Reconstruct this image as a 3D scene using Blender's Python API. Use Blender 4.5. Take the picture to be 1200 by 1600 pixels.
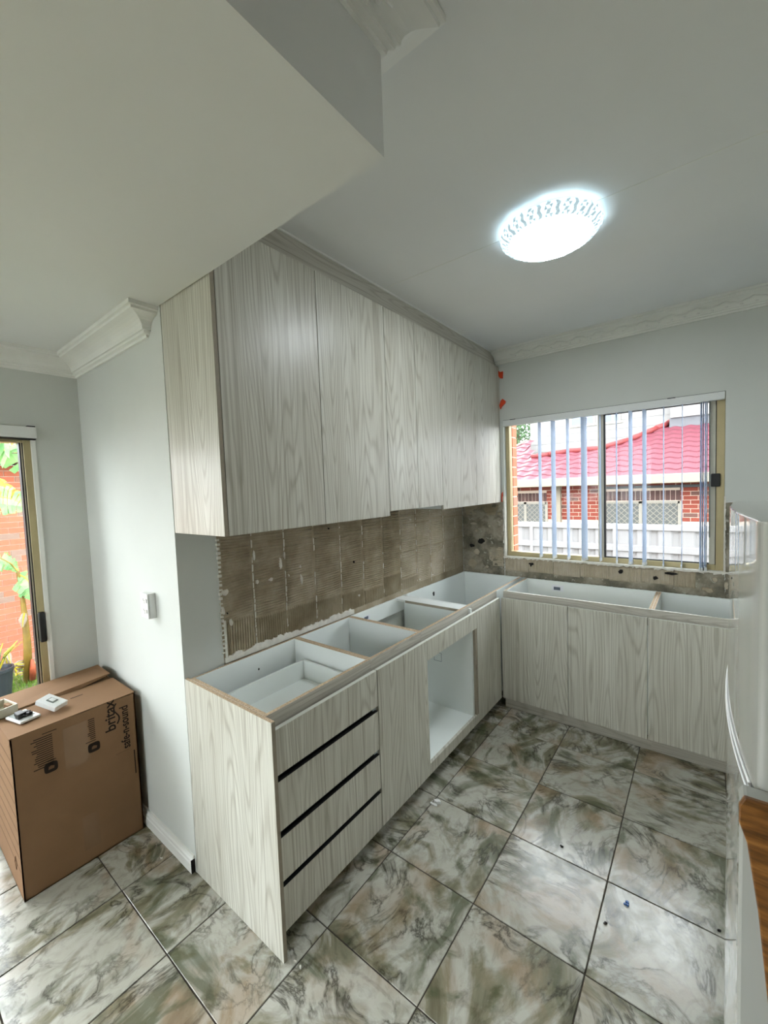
import bpy, math, random
from mathutils import Vector, Matrix, noise
for o in list(bpy.data.objects): bpy.data.objects.remove(o, do_unlink=True)
scene = bpy.context.scene
COL = scene.collection

# ------------------------------------------------------------------ camera
CAM = Vector((1.76699623, -0.82717023, 1.66867945)); FPX = 646.092
RC = ((0.7897784538, 0.6122908919, -0.0367404083),
      (0.0061771181, -0.0678331755, -0.9976775549),
      (-0.6133610984, 0.7877172869, -0.0573553736))          # right, down, forward
cd = bpy.data.cameras.new('camera'); cam = bpy.data.objects.new('camera', cd); COL.objects.link(cam)
cd.sensor_fit = 'VERTICAL'; cd.sensor_height = 36.0; cd.lens = 36.0 * FPX / 1600; cd.clip_start = 0.02; cd.clip_end = 300
cam.matrix_world = Matrix(((RC[0][0], -RC[1][0], -RC[2][0], CAM.x), (RC[0][1], -RC[1][1], -RC[2][1], CAM.y),
                           (RC[0][2], -RC[1][2], -RC[2][2], CAM.z), (0, 0, 0, 1)))
scene.camera = cam
# ------------------------------------------------------------------ overcast sky, exposure
SKY = 7.0
LAMP = 25.0
w = bpy.data.worlds.new('overcast_sky'); scene.world = w; w.use_nodes = True
bg = w.node_tree.nodes['Background']; bg.inputs[0].default_value = (0.91, 0.955, 1.0, 1); bg.inputs[1].default_value = SKY
vs = scene.view_settings
scene.display_settings.display_device = 'sRGB'
vs.view_transform = 'Standard'; vs.look = 'None'; vs.gamma = 1; vs.use_curve_mapping = False; vs.exposure = 0.87

# ------------------------------------------------------------------ helpers
def lin(r, g, b):
    f = lambda c: (c / 255 / 12.92) if c / 255 <= 0.04045 else ((c / 255 + 0.055) / 1.055) ** 2.4
    return (f(r), f(g), f(b), 1)

class G:
    """small node graph helper"""
    def __init__(s, name, rough=0.5, spec=0.5):
        s.m = bpy.data.materials.new(name); s.m.use_nodes = True
        s.t = s.m.node_tree; s.n = s.t.nodes; s.b = s.n['Principled BSDF']
        s.b.inputs['Roughness'].default_value = rough; s.b.inputs['Specular IOR Level'].default_value = spec
    def add(s, typ, **kw):
        nd = s.n.new(typ)
        for k, v in kw.items():
            if hasattr(nd, k): setattr(nd, k, v)
            else: nd.inputs[k.replace('_', ' ')].default_value = v
        return nd
    def put(s, sock, v):
        if isinstance(v, bpy.types.NodeSocket): s.t.links.new(v, sock)
        else: sock.default_value = v
    def math(s, op, a, b=0.0, c=None):
        nd = s.n.new('ShaderNodeMath'); nd.operation = op; s.put(nd.inputs[0], a); s.put(nd.inputs[1], b)
        if c is not None: s.put(nd.inputs[2], c)
        return nd.outputs[0]
    def noise(s, vec, scale, detail=3, rough=0.5, dist=0.0):
        nd = s.n.new('ShaderNodeTexNoise'); s.put(nd.inputs['Vector'], vec)
        nd.inputs['Scale'].default_value = scale; nd.inputs['Detail'].default_value = detail
        nd.inputs['Roughness'].default_value = rough; nd.inputs['Distortion'].default_value = dist
        return nd.outputs['Fac']
    def ramp(s, fac, stops):
        nd = s.n.new('ShaderNodeValToRGB'); s.put(nd.inputs[0], fac); e = nd.color_ramp.elements
        while len(e) < len(stops): e.new(0.5)
        for el, (p, c) in zip(e, stops):
            el.position = p; el.color = c if len(c) == 4 else lin(*c)
        return nd.outputs[0]
    def mix(s, fac, a, b, typ='MIX'):
        nd = s.n.new('ShaderNodeMix'); nd.data_type = 'RGBA'; nd.blend_type = typ
        s.put(nd.inputs[0], fac); s.put(nd.inputs[6], a); s.put(nd.inputs[7], b); return nd.outputs[2]
    def obj(s): return s.n.new('ShaderNodeTexCoord').outputs['Object']
    def rand(s): return s.n.new('ShaderNodeObjectInfo').outputs['Random']
    def xyz(s, v):
        nd = s.n.new('ShaderNodeSeparateXYZ'); s.put(nd.inputs[0], v); return nd.outputs
    def comb(s, x, y, z):
        nd = s.n.new('ShaderNodeCombineXYZ'); s.put(nd.inputs[0], x); s.put(nd.inputs[1], y); s.put(nd.inputs[2], z); return nd.outputs[0]
    def color(s, c): s.put(s.b.inputs['Base Color'], c)
    def bump(s, h, strength=0.2, dist=0.01):
        nd = s.n.new('ShaderNodeBump'); nd.inputs['Strength'].default_value = strength; nd.inputs['Distance'].default_value = dist
        s.put(nd.inputs['Height'], h); s.t.links.new(nd.outputs[0], s.b.inputs['Normal'])

def plain(name, rgb, rough=0.5, var=0.06, nscale=8, spec=0.5, metal=0.0, bump=0.0):
    g = G(name, rough, spec); c = lin(*rgb)
    v = g.noise(g.obj(), nscale, 4)
    lo = tuple(x * (1 - var) for x in c[:3]) + (1,); hi = tuple(min(1, x * (1 + var)) for x in c[:3]) + (1,)
    g.color(g.ramp(v, [(0.3, lo), (0.7, hi)])); g.b.inputs['Metallic'].default_value = metal
    if bump: g.bump(g.noise(g.obj(), nscale * 12, 3), bump, 0.002)
    return g.m

def wood_laminate(name, light, mid, dark, horiz=False, rough=0.36, per=True):
    g = G(name, rough, 0.45); x, y, z = g.xyz(g.obj()); r = g.rand()
    if horiz: h, v = g.math('ADD', z, 0.0), g.math('ADD', x, y)
    else: h, v = g.math('ADD', x, y), z
    off = g.math('MULTIPLY', r, 31.7 if per else 0.0); offv = g.math('MULTIPLY', r, 57.3 if per else 0.0)
    hh = g.math('ADD', h, off); vv = g.math('ADD', v, offv)
    n1 = g.noise(g.comb(g.math('MULTIPLY', hh, 6.5), g.math('MULTIPLY', vv, 0.5), 0.0), 1.0, 1.0, 0.35)
    wob = g.noise(g.comb(g.math('MULTIPLY', hh, 40), g.math('MULTIPLY', vv, 5), 3.0), 1.0, 2)
    c = g.math('SINE', g.math('ADD', g.math('MULTIPLY', n1, 150.0), g.math('MULTIPLY', wob, 2.2)))
    c = g.math('POWER', g.math('ADD', g.math('MULTIPLY', c, 0.5), 0.5), 4.0)
    fine = g.noise(g.comb(g.math('MULTIPLY', hh, 260), g.math('MULTIPLY', vv, 2.5), 7.0), 1.0, 3, 0.6)
    wide = g.noise(g.comb(g.math('MULTIPLY', hh, 9), g.math('MULTIPLY', vv, 0.25), 11.0), 1.0, 3)
    streak = g.noise(g.comb(g.math('MULTIPLY', hh, 75), g.math('MULTIPLY', vv, 0.5), 17.0), 1.0, 2)
    col = g.ramp(wide, [(0.3, mid), (0.62, light)])
    col = g.mix(g.math('MULTIPLY', c, g.math('MULTIPLY', wob, 0.85)), col, lin(*dark))
    s2 = g.n.new('ShaderNodeMapRange'); g.put(s2.inputs[0], streak)
    for i, vv_ in enumerate((0.52, 0.72, 0.0, 0.5)): s2.inputs[i + 1].default_value = vv_
    col = g.mix(s2.outputs[0], col, lin(*dark))
    f2 = g.n.new('ShaderNodeMapRange'); g.put(f2.inputs[0], fine)
    for i, vv_ in enumerate((0.42, 0.72, 0.0, 0.5)): f2.inputs[i + 1].default_value = vv_
    col = g.mix(f2.outputs[0], col, lin(*dark)); g.color(col)
    g.bump(fine, 0.06, 0.001)
    return g.m

def marble():
    g = G('green_marble_tile', 0.16, 0.5); r = g.rand()
    o = g.xyz(g.obj()); rr = g.math('MULTIPLY', r, 93.0)
    ang = g.math('MULTIPLY', g.math('FLOOR', g.math('MULTIPLY', r, 3.99)), math.pi / 2)
    rot = g.n.new('ShaderNodeVectorRotate'); rot.rotation_type = 'Z_AXIS'; g.put(rot.inputs['Vector'], g.obj()); g.put(rot.inputs['Angle'], ang)
    vv = g.n.new('ShaderNodeVectorMath'); vv.operation = 'ADD'; g.t.links.new(rot.outputs[0], vv.inputs[0]); g.put(vv.inputs[1], g.comb(rr, g.math('MULTIPLY', rr, 0.37), 0.0))
    p = vv.outputs[0]
    st = g.n.new('ShaderNodeVectorMath'); st.operation = 'MULTIPLY'; g.put(st.inputs[0], p); st.inputs[1].default_value = (1.0, 0.62, 1.0); ps = st.outputs[0]
    big = g.noise(ps, 4.2, 6, 0.56, 1.4); vein = g.noise(ps, 4.6, 8, 0.60, 1.8); tone = g.noise(p, 3.1, 3, 0.5, 0.8); green = g.noise(ps, 4.0, 5, 0.55, 1.6); fin = g.noise(ps, 17, 6, 0.65, 1.2)
    base = g.ramp(big, [(0.30, (80, 80, 60)), (0.42, (130, 125, 104)), (0.52, (180, 177, 166)), (0.64, (172, 169, 156)), (0.74, (112, 102, 80))])
    base = g.mix(g.ramp(tone, [(0.5, (0, 0, 0)), (0.66, (190, 190, 190))]), base, lin(156, 128, 100))
    base = g.mix(g.ramp(green, [(0.53, (0, 0, 0)), (0.63, (225, 225, 225))]), base, lin(72, 79, 50))
    base = g.mix(g.ramp(fin, [(0.50, (0, 0, 0)), (0.70, (165, 165, 165))]), base, lin(82, 80, 56))
    vd = g.math('ABSOLUTE', g.math('SUBTRACT', vein, 0.5))
    vmask = g.ramp(vd, [(0.0, (235, 235, 235)), (0.014, (180, 180, 180)), (0.05, (0, 0, 0))])
    base = g.mix(g.mix(1.0, vmask, g.ramp(g.noise(p, 5.0, 3, 0.5), [(0.38, (20, 20, 20)), (0.58, (255, 255, 255))]), 'MULTIPLY'), base, lin(42, 39, 24))
    speck = g.noise(p, 60, 3, 0.7)
    base = g.mix(g.ramp(speck, [(0.62, (0, 0, 0)), (0.75, (110, 110, 110))]), base, lin(205, 205, 200))
    g.color(base)
    g.put(g.b.inputs['Roughness'], g.ramp(g.noise(p, 30, 4), [(0.3, (0.13, 0.13, 0.13, 1)), (0.7, (0.27, 0.27, 0.27, 1))]))
    g.bump(g.noise(p, 140, 3, 0.6), 0.10, 0.002)
    return g.m

def mortar(name, stops, rough=0.95, white=0.66, whitecol=(196, 192, 178), nscale=5):
    g = G(name, rough, 0.2); p = g.obj()
    base = g.ramp(g.noise(p, nscale, 6, 0.6), stops)
    st = g.ramp(g.noise(p, nscale * 2.6, 5, 0.7), [(white, (0, 0, 0)), (white + 0.04, (235, 235, 235))])
    base = g.mix(st, base, lin(*whitecol))
    g.color(base); g.bump(g.noise(p, 90, 4, 0.7), 0.35, 0.004)
    return g.m

def brickmat(name, a, b, c):
    g = G(name, 0.9, 0.2); r = g.rand()
    col = g.ramp(r, [(0.0, a), (0.45, b), (0.86, a), (0.9, c), (1.0, c)])
    col = g.mix(g.ramp(g.noise(g.obj(), 14, 5), [(0.4, (0, 0, 0)), (0.75, (110, 110, 110))]), col, lin(120, 70, 55)); g.color(col)
    return g.m

def brick_backing(name, brick, mort):
    g = G(name, 0.9, 0.2); x, y, z = g.xyz(g.obj())
    bt = g.n.new('ShaderNodeTexBrick'); g.put(bt.inputs['Vector'], g.comb(g.math('ADD', x, y), z, 0.0))
    bt.inputs['Color1'].default_value = lin(*brick); bt.inputs['Color2'].default_value = lin(*[int(v * 0.86) for v in brick]); bt.inputs['Mortar'].default_value = lin(*mort)
    bt.inputs['Scale'].default_value = 1.0; bt.inputs['Brick Width'].default_value = 0.24; bt.inputs['Row Height'].default_value = 0.086; bt.inputs['Mortar Size'].default_value = 0.01
    g.color(bt.outputs['Color']); return g.m

def glassmat():
    m = bpy.data.materials.new('window_glass'); m.use_nodes = True; t = m.node_tree; t.nodes.clear()
    o = t.nodes.new('ShaderNodeOutputMaterial'); mx = t.nodes.new('ShaderNodeMixShader'); tr = t.nodes.new('ShaderNodeBsdfTransparent')
    gl = t.nodes.new('ShaderNodeBsdfGlossy'); gl.inputs['Roughness'].default_value = 0.02; fr = t.nodes.new('ShaderNodeFresnel'); fr.inputs[0].default_value = 1.18
    tr.inputs[0].default_value = (0.97, 0.985, 0.98, 1)
    t.links.new(fr.outputs[0], mx.inputs[0]); t.links.new(tr.outputs[0], mx.inputs[1]); t.links.new(gl.outputs[0], mx.inputs[2]); t.links.new(mx.outputs[0], o.inputs[0])
    return m

def emit(name, rgb, strength):
    g = G(name, 0.4); g.color((0.9, 0.9, 0.9, 1)); g.b.inputs['Emission Color'].default_value = rgb; g.b.inputs['Emission Strength'].default_value = strength
    return g.m

def leafmat(name, a, b, rough=0.45, tl=0.35):
    g = G(name, rough, 0.4); x, y, z = g.xyz(g.obj())
    n = g.noise(g.obj(), 6, 4); g.color(g.ramp(n, [(0.35, a), (0.65, b)]))
    tr = g.n.new('ShaderNodeBsdfTranslucent'); g.put(tr.inputs[0], g.ramp(n, [(0.35, a), (0.65, b)])); mx = g.n.new('ShaderNodeMixShader'); mx.inputs[0].default_value = tl
    out = g.n['Material Output']; g.t.links.new(g.b.outputs[0], mx.inputs[1]); g.t.links.new(tr.outputs[0], mx.inputs[2]); g.t.links.new(mx.outputs[0], out.inputs[0])
    return g.m

M = {}
M['wood'] = wood_laminate('pale_ash_laminate', (214, 212, 200), (202, 199, 186), (146, 138, 120))
M['woodh'] = wood_laminate('pale_ash_laminate_horizontal', (202, 198, 187), (188, 183, 171), (152, 144, 129), horiz=True)
M['edgeband'] = plain('lit_edge_band', (214, 214, 205), 0.4, 0.03, 20)  # paler than the doors: light on upward edges put into the colour
M['edgewood'] = plain('greige_edge_band', (150, 140, 122), 0.5, 0.08, 30)
M['mel'] = plain('white_melamine', (238, 242, 239), 0.32, 0.02, 3)
M['chip'] = plain('raw_chipboard', (188, 165, 138), 0.9, 0.35, 160, 0.2)
M['black'] = plain('black_parts_and_gap_shade', (14, 14, 15), 0.5, 0.1, 20)
M['dark'] = plain('dark_void', (22, 18, 15), 0.9, 0.3, 30)
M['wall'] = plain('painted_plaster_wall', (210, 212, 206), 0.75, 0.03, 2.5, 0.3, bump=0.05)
M['ceil'] = plain('ceiling_paint', (232, 233, 231), 0.8, 0.025, 1.5, 0.3, bump=0.04)
M['living'] = plain('bounce_dimming_living_paint', (176, 172, 167), 0.75, 0.03, 2.5, 0.3)  # unseen walls coloured darker to cut the light they bounce back
M['trim'] = plain('white_trim_paint', (236, 236, 230), 0.5, 0.03, 6)
M['marble'] = marble()
M['grout'] = plain('dark_grout', (64, 58, 52), 0.95, 0.2, 40, 0.1)
M['adh'] = mortar('tile_adhesive', [(0.28, (140, 127, 104)), (0.5, (168, 155, 131)), (0.72, (192, 181, 160))], white=0.70)
M['adh2'] = mortar('pale_and_lit_adhesive', [(0.28, (164, 151, 128)), (0.5, (186, 174, 152)), (0.72, (202, 193, 176))], white=0.72)
M['cement'] = mortar('grey_cement_patches', [(0.30, (100, 96, 84)), (0.46, (132, 126, 110)), (0.58, (168, 160, 143)), (0.75, (142, 134, 118))], white=0.60, whitecol=(190, 186, 172), nscale=7)
M['plaster'] = plain('chipped_plaster', (226, 222, 212), 0.9, 0.1, 40, 0.2, bump=0.3)
M['gold'] = plain('champagne_aluminium', (186, 172, 132), 0.35, 0.06, 10, metal=0.35)
M['alum'] = plain('pale_aluminium', (214, 208, 188), 0.4, 0.04, 10)
M['rubber'] = plain('black_rubber', (16, 16, 16), 0.5, 0.1, 10)
M['glass'] = glassmat()
M['blind'] = leafmat('white_blind_fabric', (202, 212, 226), (210, 219, 232), 0.8, 0.45)
M['rail'] = plain('white_blind_rail', (226, 227, 224), 0.45, 0.02, 8)
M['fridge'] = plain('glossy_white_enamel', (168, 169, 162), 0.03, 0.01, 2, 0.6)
M['seal'] = plain('dark_grey_seal', (45, 45, 44), 0.6, 0.1, 10)
M['fridgetrim'] = plain('pale_grey_plastic', (205, 206, 200), 0.35, 0.02, 4)
def handlewood():
    g = G('brown_wood_grain', 0.32, 0.5); x, y, z = g.xyz(g.obj())
    n = g.noise(g.comb(g.math('MULTIPLY', x, 14), g.math('MULTIPLY', y, 14), g.math('MULTIPLY', z, 110)), 1.0, 4, 0.6)
    g.color(g.ramp(n, [(0.3, (72, 42, 16)), (0.5, (118, 76, 32)), (0.7, (150, 104, 50))])); return g.m
M['hwood'] = handlewood()
M['card'] = plain('brown_cardboard', (140, 108, 80), 0.85, 0.06, 6, 0.2)
M['cardin'] = plain('cardboard_inner', (150, 118, 90), 0.85, 0.06, 6, 0.2)
M['ink'] = plain('black_print_ink', (42, 32, 27), 0.8, 0.05, 10, 0.2)
M['inkgrey'] = plain('grey_print_ink', (112, 84, 62), 0.8, 0.05, 10, 0.2)
M['tape'] = plain('packing_tape', (142, 112, 86), 0.15, 0.03, 10)
M['plastic'] = plain('white_plastic', (232, 232, 230), 0.3, 0.02, 8)
M['gplastic'] = plain('grey_plastic', (120, 128, 122), 0.4, 0.04, 8)
M['orange'] = plain('orange_tape', (222, 72, 28), 0.6, 0.1, 30)
M['blue'] = plain('blue_plastic', (30, 84, 150), 0.4, 0.1, 30)
M['sticker'] = plain('white_sticker', (236, 238, 242), 0.4, 0.02, 20)
M['stickerink'] = plain('sticker_ink', (96, 104, 120), 0.6, 0.02, 20)
M['brick'] = brickmat('red_brick', (178, 104, 80), (168, 94, 72), (130, 108, 96))
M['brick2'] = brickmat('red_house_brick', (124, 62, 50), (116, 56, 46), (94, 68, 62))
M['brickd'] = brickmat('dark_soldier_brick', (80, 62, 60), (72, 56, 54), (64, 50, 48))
M['brickback'] = brick_backing('brick_wall_backing', (168, 96, 74), (190, 172, 158))
M['brickback2'] = brick_backing('brick_house_backing', (106, 52, 42), (140, 126, 116))
M['mort'] = plain('pale_mortar', (190, 172, 158), 0.95, 0.08, 30, 0.1)
M['rooft'] = plain('red_roof_tile', (88, 38, 48), 0.55, 0.22, 9, 0.3)
M['ridge'] = plain('red_ridge_cap', (106, 38, 38), 0.6, 0.15, 9, 0.3)
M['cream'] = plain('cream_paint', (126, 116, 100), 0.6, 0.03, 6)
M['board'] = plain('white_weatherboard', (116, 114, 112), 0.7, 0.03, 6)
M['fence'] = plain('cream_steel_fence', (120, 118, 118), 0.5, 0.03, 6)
M['flash'] = plain('grey_flashing', (74, 74, 78), 0.6, 0.1, 8)
M['darkglass'] = plain('dim_window_glass', (80, 92, 110), 0.15, 0.1, 3)
M['screen'] = plain('security_screen_backing', (80, 82, 80), 0.5, 0.15, 6)
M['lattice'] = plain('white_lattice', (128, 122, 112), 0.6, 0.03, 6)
M['grass'] = leafmat('lawn_green', (80, 116, 36), (122, 146, 62), 0.8)
M['soil'] = plain('garden_soil', (84, 86, 62), 0.95, 0.2, 5, 0.1)
M['paver'] = plain('concrete_path', (116, 112, 106), 0.9, 0.1, 5, 0.1)
M['leaf'] = leafmat('banana_leaf_green', (92, 146, 84), (134, 172, 106))
M['leafy'] = leafmat('banana_leaf_yellow', (190, 170, 40), (204, 188, 66))
M['leafdry'] = leafmat('dry_leaf', (150, 136, 118), (168, 156, 144))
M['stem'] = plain('banana_stem', (108, 86, 24), 0.6, 0.35, 9)
M['stemred'] = plain('banana_stem_base', (130, 56, 22), 0.7, 0.3, 12)
M['pot'] = plain('dark_pot', (30, 36, 42), 0.5, 0.1, 5)
M['treeleaf'] = leafmat('tree_leaf', (56, 82, 50), (92, 116, 82), 0.6)
M['bark'] = plain('tree_bark', (96, 82, 66), 0.9, 0.2, 8)
M['diff'] = emit('lit_diffuser', (0.88, 0.95, 1.0, 1), LAMP)
def crystal(nm, st):
    g = G(nm, 0.08, 0.6); g.color(lin(205, 222, 228)); g.b.inputs['Emission Color'].default_value = (0.62, 0.84, 0.95, 1)
    g.b.inputs['Emission Strength'].default_value = st; return g.m
M['crystal'] = crystal('lit_crystal_rim', 0.95); M['crystal2'] = crystal('dim_crystal_facet', 0.28)
M['halo'] = emit('backlit_lamp_edge', (0.55, 0.82, 1.0, 1), 1.1)

def wloc(o):
    v = Vector((0, 0, 0))
    while o is not None: v += o.location; o = o.parent
    return v
class MB:
    def __init__(s): s.v = []; s.f = []
    def quad(s, a, b, c, d): i = len(s.v); s.v += [tuple(a), tuple(b), tuple(c), tuple(d)]; s.f.append((i, i + 1, i + 2, i + 3)); return s
    def box(s, x0, x1, y0, y1, z0, z1, T=None):
        i = len(s.v); P = [(x0, y0, z0), (x1, y0, z0), (x1, y1, z0), (x0, y1, z0), (x0, y0, z1), (x1, y0, z1), (x1, y1, z1), (x0, y1, z1)]
        if T: P = [tuple(T @ Vector(p)) for p in P]
        s.v += P
        s.f += [tuple(i + k for k in q) for q in ((3, 2, 1, 0), (4, 5, 6, 7), (0, 1, 5, 4), (1, 2, 6, 5), (2, 3, 7, 6), (3, 0, 4, 7))]
        return s
    def prism(s, pts, axis, a, b, T=None):
        """polygon (2D) extruded along axis from a to b; 2D coords are the other two axes in xyz order"""
        def mk(p, h):
            q = {'x': (h, p[0], p[1]), 'y': (p[0], h, p[1]), 'z': (p[0], p[1], h)}[axis]
            return tuple(T @ Vector(q)) if T else q
        n = len(pts); i = len(s.v); s.v += [mk(p, a) for p in pts] + [mk(p, b) for p in pts]
        s.f += [tuple(range(i + n - 1, i - 1, -1)), tuple(range(i + n, i + 2 * n))]
        for k in range(n): s.f.append((i + k, i + (k + 1) % n, i + n + (k + 1) % n, i + n + k))
        return s
    def tube(s, pts, rad, n=8, cap=True):
        P = [Vector(p) for p in pts]; R = rad if isinstance(rad, (list, tuple)) else [rad] * len(P); i0 = len(s.v)
        for k, p in enumerate(P):
            d = (P[min(k + 1, len(P) - 1)] - P[max(k - 1, 0)]).normalized()
            a = d.cross(Vector((0, 0, 1)) if abs(d.z) < 0.9 else Vector((1, 0, 0))).normalized(); b = d.cross(a)
            for j in range(n):
                t = 2 * math.pi * j / n; s.v.append(tuple(p + (a * math.cos(t) + b * math.sin(t)) * R[k]))
        for k in range(len(P) - 1):
            for j in range(n):
                s.f.append((i0 + k * n + j, i0 + k * n + (j + 1) % n, i0 + (k + 1) * n + (j + 1) % n, i0 + (k + 1) * n + j))
        if cap: s.f.append(tuple(i0 + j for j in range(n - 1, -1, -1))); s.f.append(tuple(i0 + (len(P) - 1) * n + j for j in range(n)))
        return s
    def lathe(s, prof, n=32, c=(0, 0, 0)):
        i0 = len(s.v)
        for r, z in prof:
            for j in range(n): t = 2 * math.pi * j / n; s.v.append((c[0] + r * math.cos(t), c[1] + r * math.sin(t), c[2] + z))
        for k in range(len(prof) - 1):
            for j in range(n): s.f.append((i0 + k * n + j, i0 + k * n + (j + 1) % n, i0 + (k + 1) * n + (j + 1) % n, i0 + (k + 1) * n + j))
        s.f.append(tuple(i0 + j for j in range(n - 1, -1, -1))); s.f.append(tuple(i0 + (len(prof) - 1) * n + j for j in range(n)))
        return s
    def sweep(s, path, normals, prof, ztop):
        """profile (projection, drop) swept along a 2D path with mitres; normals per segment point into the room"""
        i0 = len(s.v); n = len(prof)
        for k, p in enumerate(path):
            if k == 0: m = Vector(normals[0])
            elif k == len(path) - 1: m = Vector(normals[-1])
            else:
                a, b = Vector(normals[k - 1]), Vector(normals[k]); m = (a + b) / (1 + a.dot(b))
            for pr, d in prof: s.v.append((p[0] + m.x * pr, p[1] + m.y * pr, ztop - d))
        for k in range(len(path) - 1):
            for j in range(n): s.f.append((i0 + k * n + j, i0 + k * n + (j + 1) % n, i0 + (k + 1) * n + (j + 1) % n, i0 + (k + 1) * n + j))
        s.f.append(tuple(range(i0, i0 + n))); e = i0 + (len(path) - 1) * n; s.f.append(tuple(range(e + n - 1, e - 1, -1)))
        return s
    def mesh(s, name, off):
        me = bpy.data.meshes.new(name); me.from_pydata([(v[0] - off.x, v[1] - off.y, v[2] - off.z) for v in s.v], [], s.f)
        me.update(); return me
    def build(s, name, mat, parent=None, origin=None, bevel=0.0, smooth=False, fixn=True):
        off = wloc(parent) if parent is not None else Vector(origin or (0, 0, 0))
        me = s.mesh(name, off)
        if fixn:
            import bmesh
            bm = bmesh.new(); bm.from_mesh(me); bmesh.ops.recalc_face_normals(bm, faces=bm.faces); bm.to_mesh(me); bm.free()
        me.materials.append(M[mat] if isinstance(mat, str) else mat)
        o = bpy.data.objects.new(name, me); COL.objects.link(o)
        if parent is not None: o.parent = parent
        else: o.location = off
        if smooth:
            for p in me.polygons: p.use_smooth = True
        if bevel:
            b = o.modifiers.new('bevel', 'BEVEL'); b.width = bevel; b.segments = 2; b.limit_method = 'ANGLE'
        return o
def tag(o, label=None, cat=None, group=None, kind=None):
    if label: o['label'] = label
    if cat: o['category'] = cat
    if group: o['group'] = group
    if kind: o['kind'] = kind
    return o
def thing(name, label, cat, loc, group=None):
    o = bpy.data.objects.new(name, None); COL.objects.link(o); o.location = loc; o.empty_display_size = 0.05
    return tag(o, label, cat, group)
def B(name, mat, parent, x0, x1, y0, y1, z0, z1, bevel=0.0, **k): return MB().box(x0, x1, y0, y1, z0, z1).build(name, mat, parent, bevel=bevel, **k)
def struct(o, label=None): tag(o, label, None, None, 'structure'); return o
def ray(px, py):
    a = ((px - 600) / FPX, (py - 800) / FPX, 1.0)
    return Vector([sum(RC[i][j] * a[i] for i in range(3)) for j in range(3)])
def atY(px, py, Y): r = ray(px, py); return CAM + r * ((Y - CAM.y) / r.y)
def atX(px, py, X): r = ray(px, py); return CAM + r * ((X - CAM.x) / r.x)
def atZ(px, py, Z): r = ray(px, py); return CAM + r * ((Z - CAM.z) / r.z)
rnd = random.Random(7)

# ================================================================== dimensions
L = 2.6145; HB = 2.4468; HC = 2.7758; XS = 1.1641; W = 1.036; XR = 2.52; XF2 = 5.6; YK = -.35; YB = -3.6
H = 0.88; DP = 0.5992; FX = 0.5825; LF = 2.0431; ZT = 0.8353; ZK = 0.085
DU = 0.379; ZU = 1.5127; ZTOP = 2.654
WL, WR, WZ0, WZ1 = 0.406, 1.866, 1.042, 2.206
DY0, DY1, DZ1 = -3.2, -0.212, 2.05

# ================================================================== setting
floor = struct(B('floor', 'grout', None, -W - .1, XF2 + .1, YB - .1, L + .1, -.12, -.0025), 'dark grout bed under the green marble floor tiles')
S = 0.4099; TX = 0.6348; TY = 0.1775; g2 = 0.002
tm = MB()
h = S / 2 - g2; b_ = 0.0016
tm.v = [(-h, -h, -.01), (h, -h, -.01), (h, h, -.01), (-h, h, -.01), (-h, -h, -b_), (h, -h, -b_), (h, h, -b_), (-h, h, -b_), (-h + b_, -h + b_, 0), (h - b_, -h + b_, 0), (h - b_, h - b_, 0), (-h + b_, h - b_, 0)]
tm.f = [(8, 9, 10, 11)] + [(0 + k, (k + 1) % 4, 4 + (k + 1) % 4, 4 + k) for k in range(4)] + [(4 + k, 4 + (k + 1) % 4, 8 + (k + 1) % 4, 8 + k) for k in range(4)]
tme = tm.mesh('tile', Vector((0, 0, 0))); tme.materials.append(M['marble'])
for i in range(-5, 13):
    for j in range(-10, 7):
        x0, x1 = max(TX + i * S, -W), min(TX + (i + 1) * S, XF2); y0, y1 = max(TY + j * S, YB), min(TY + (j + 1) * S, L)
        if x1 - x0 < .02 or y1 - y0 < .02 or (x1 <= 0 and y0 >= 0) or (x0 >= XR and y0 >= YK): continue
        if y1 > YK and y0 < L and x1 > XR and y0 >= YK: x1 = XR
        if x1 < 0.02: y1 = min(y1, 0.0)
        t = bpy.data.objects.new('tile', tme); COL.objects.link(t); t.parent = floor
        t.location = ((x0 + x1) / 2, (y0 + y1) / 2, 0.0); t.scale = ((x1 - x0) / S, (y1 - y0) / S, 1)
struct(MB().box(-W - .1, XF2 + .1, YB - .1, L + .1, HC, HC + .1).build('ceiling', 'ceil'))
B('panel_joint', 'trim', bpy.data.objects['ceiling'], .36, XR, 1.066, 1.070, HC - .0012, HC + .001)
struct(MB().box(-W - .1, XS, YB - .1, -.002, HB, HC - .001).build('ceiling_lower', 'ceil'))
wall_left = struct(B('wall_left', 'wall', None, -.1, 0, .1, L, 0, HC))
struct(B('wall_partition', 'wall', None, -W - .1, 0, 0, .1, 0, HC))
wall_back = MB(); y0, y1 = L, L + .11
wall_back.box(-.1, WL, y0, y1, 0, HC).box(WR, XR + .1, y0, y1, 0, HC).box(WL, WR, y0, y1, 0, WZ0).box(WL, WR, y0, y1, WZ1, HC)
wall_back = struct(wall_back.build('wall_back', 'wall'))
struct(B('wall_right', 'wall', None, XR, XR + .1, YK, L, 0, HC))
struct(MB().box(XR + .1, XF2 + .1, YK, YK + .1, 0, HC).box(XF2, XF2 + .1, YB, YK, 0, HC).build('wall_living_added', 'living'))  # unseen living area, added so faces turned right get less light
RX0, RX1, RZ0_, RZ1_ = -.80, .95, 1.2, 2.38
wr_ = MB(); wr_.box(-W - .1, RX0, YB - .1, YB, 0, HC).box(RX1, XF2 + .1, YB - .1, YB, 0, HC).box(RX0, RX1, YB - .1, YB, 0, RZ0_).box(RX0, RX1, YB - .1, YB, RZ1_, HC)
struct(wr_.build('wall_rear', 'living'))
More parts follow.
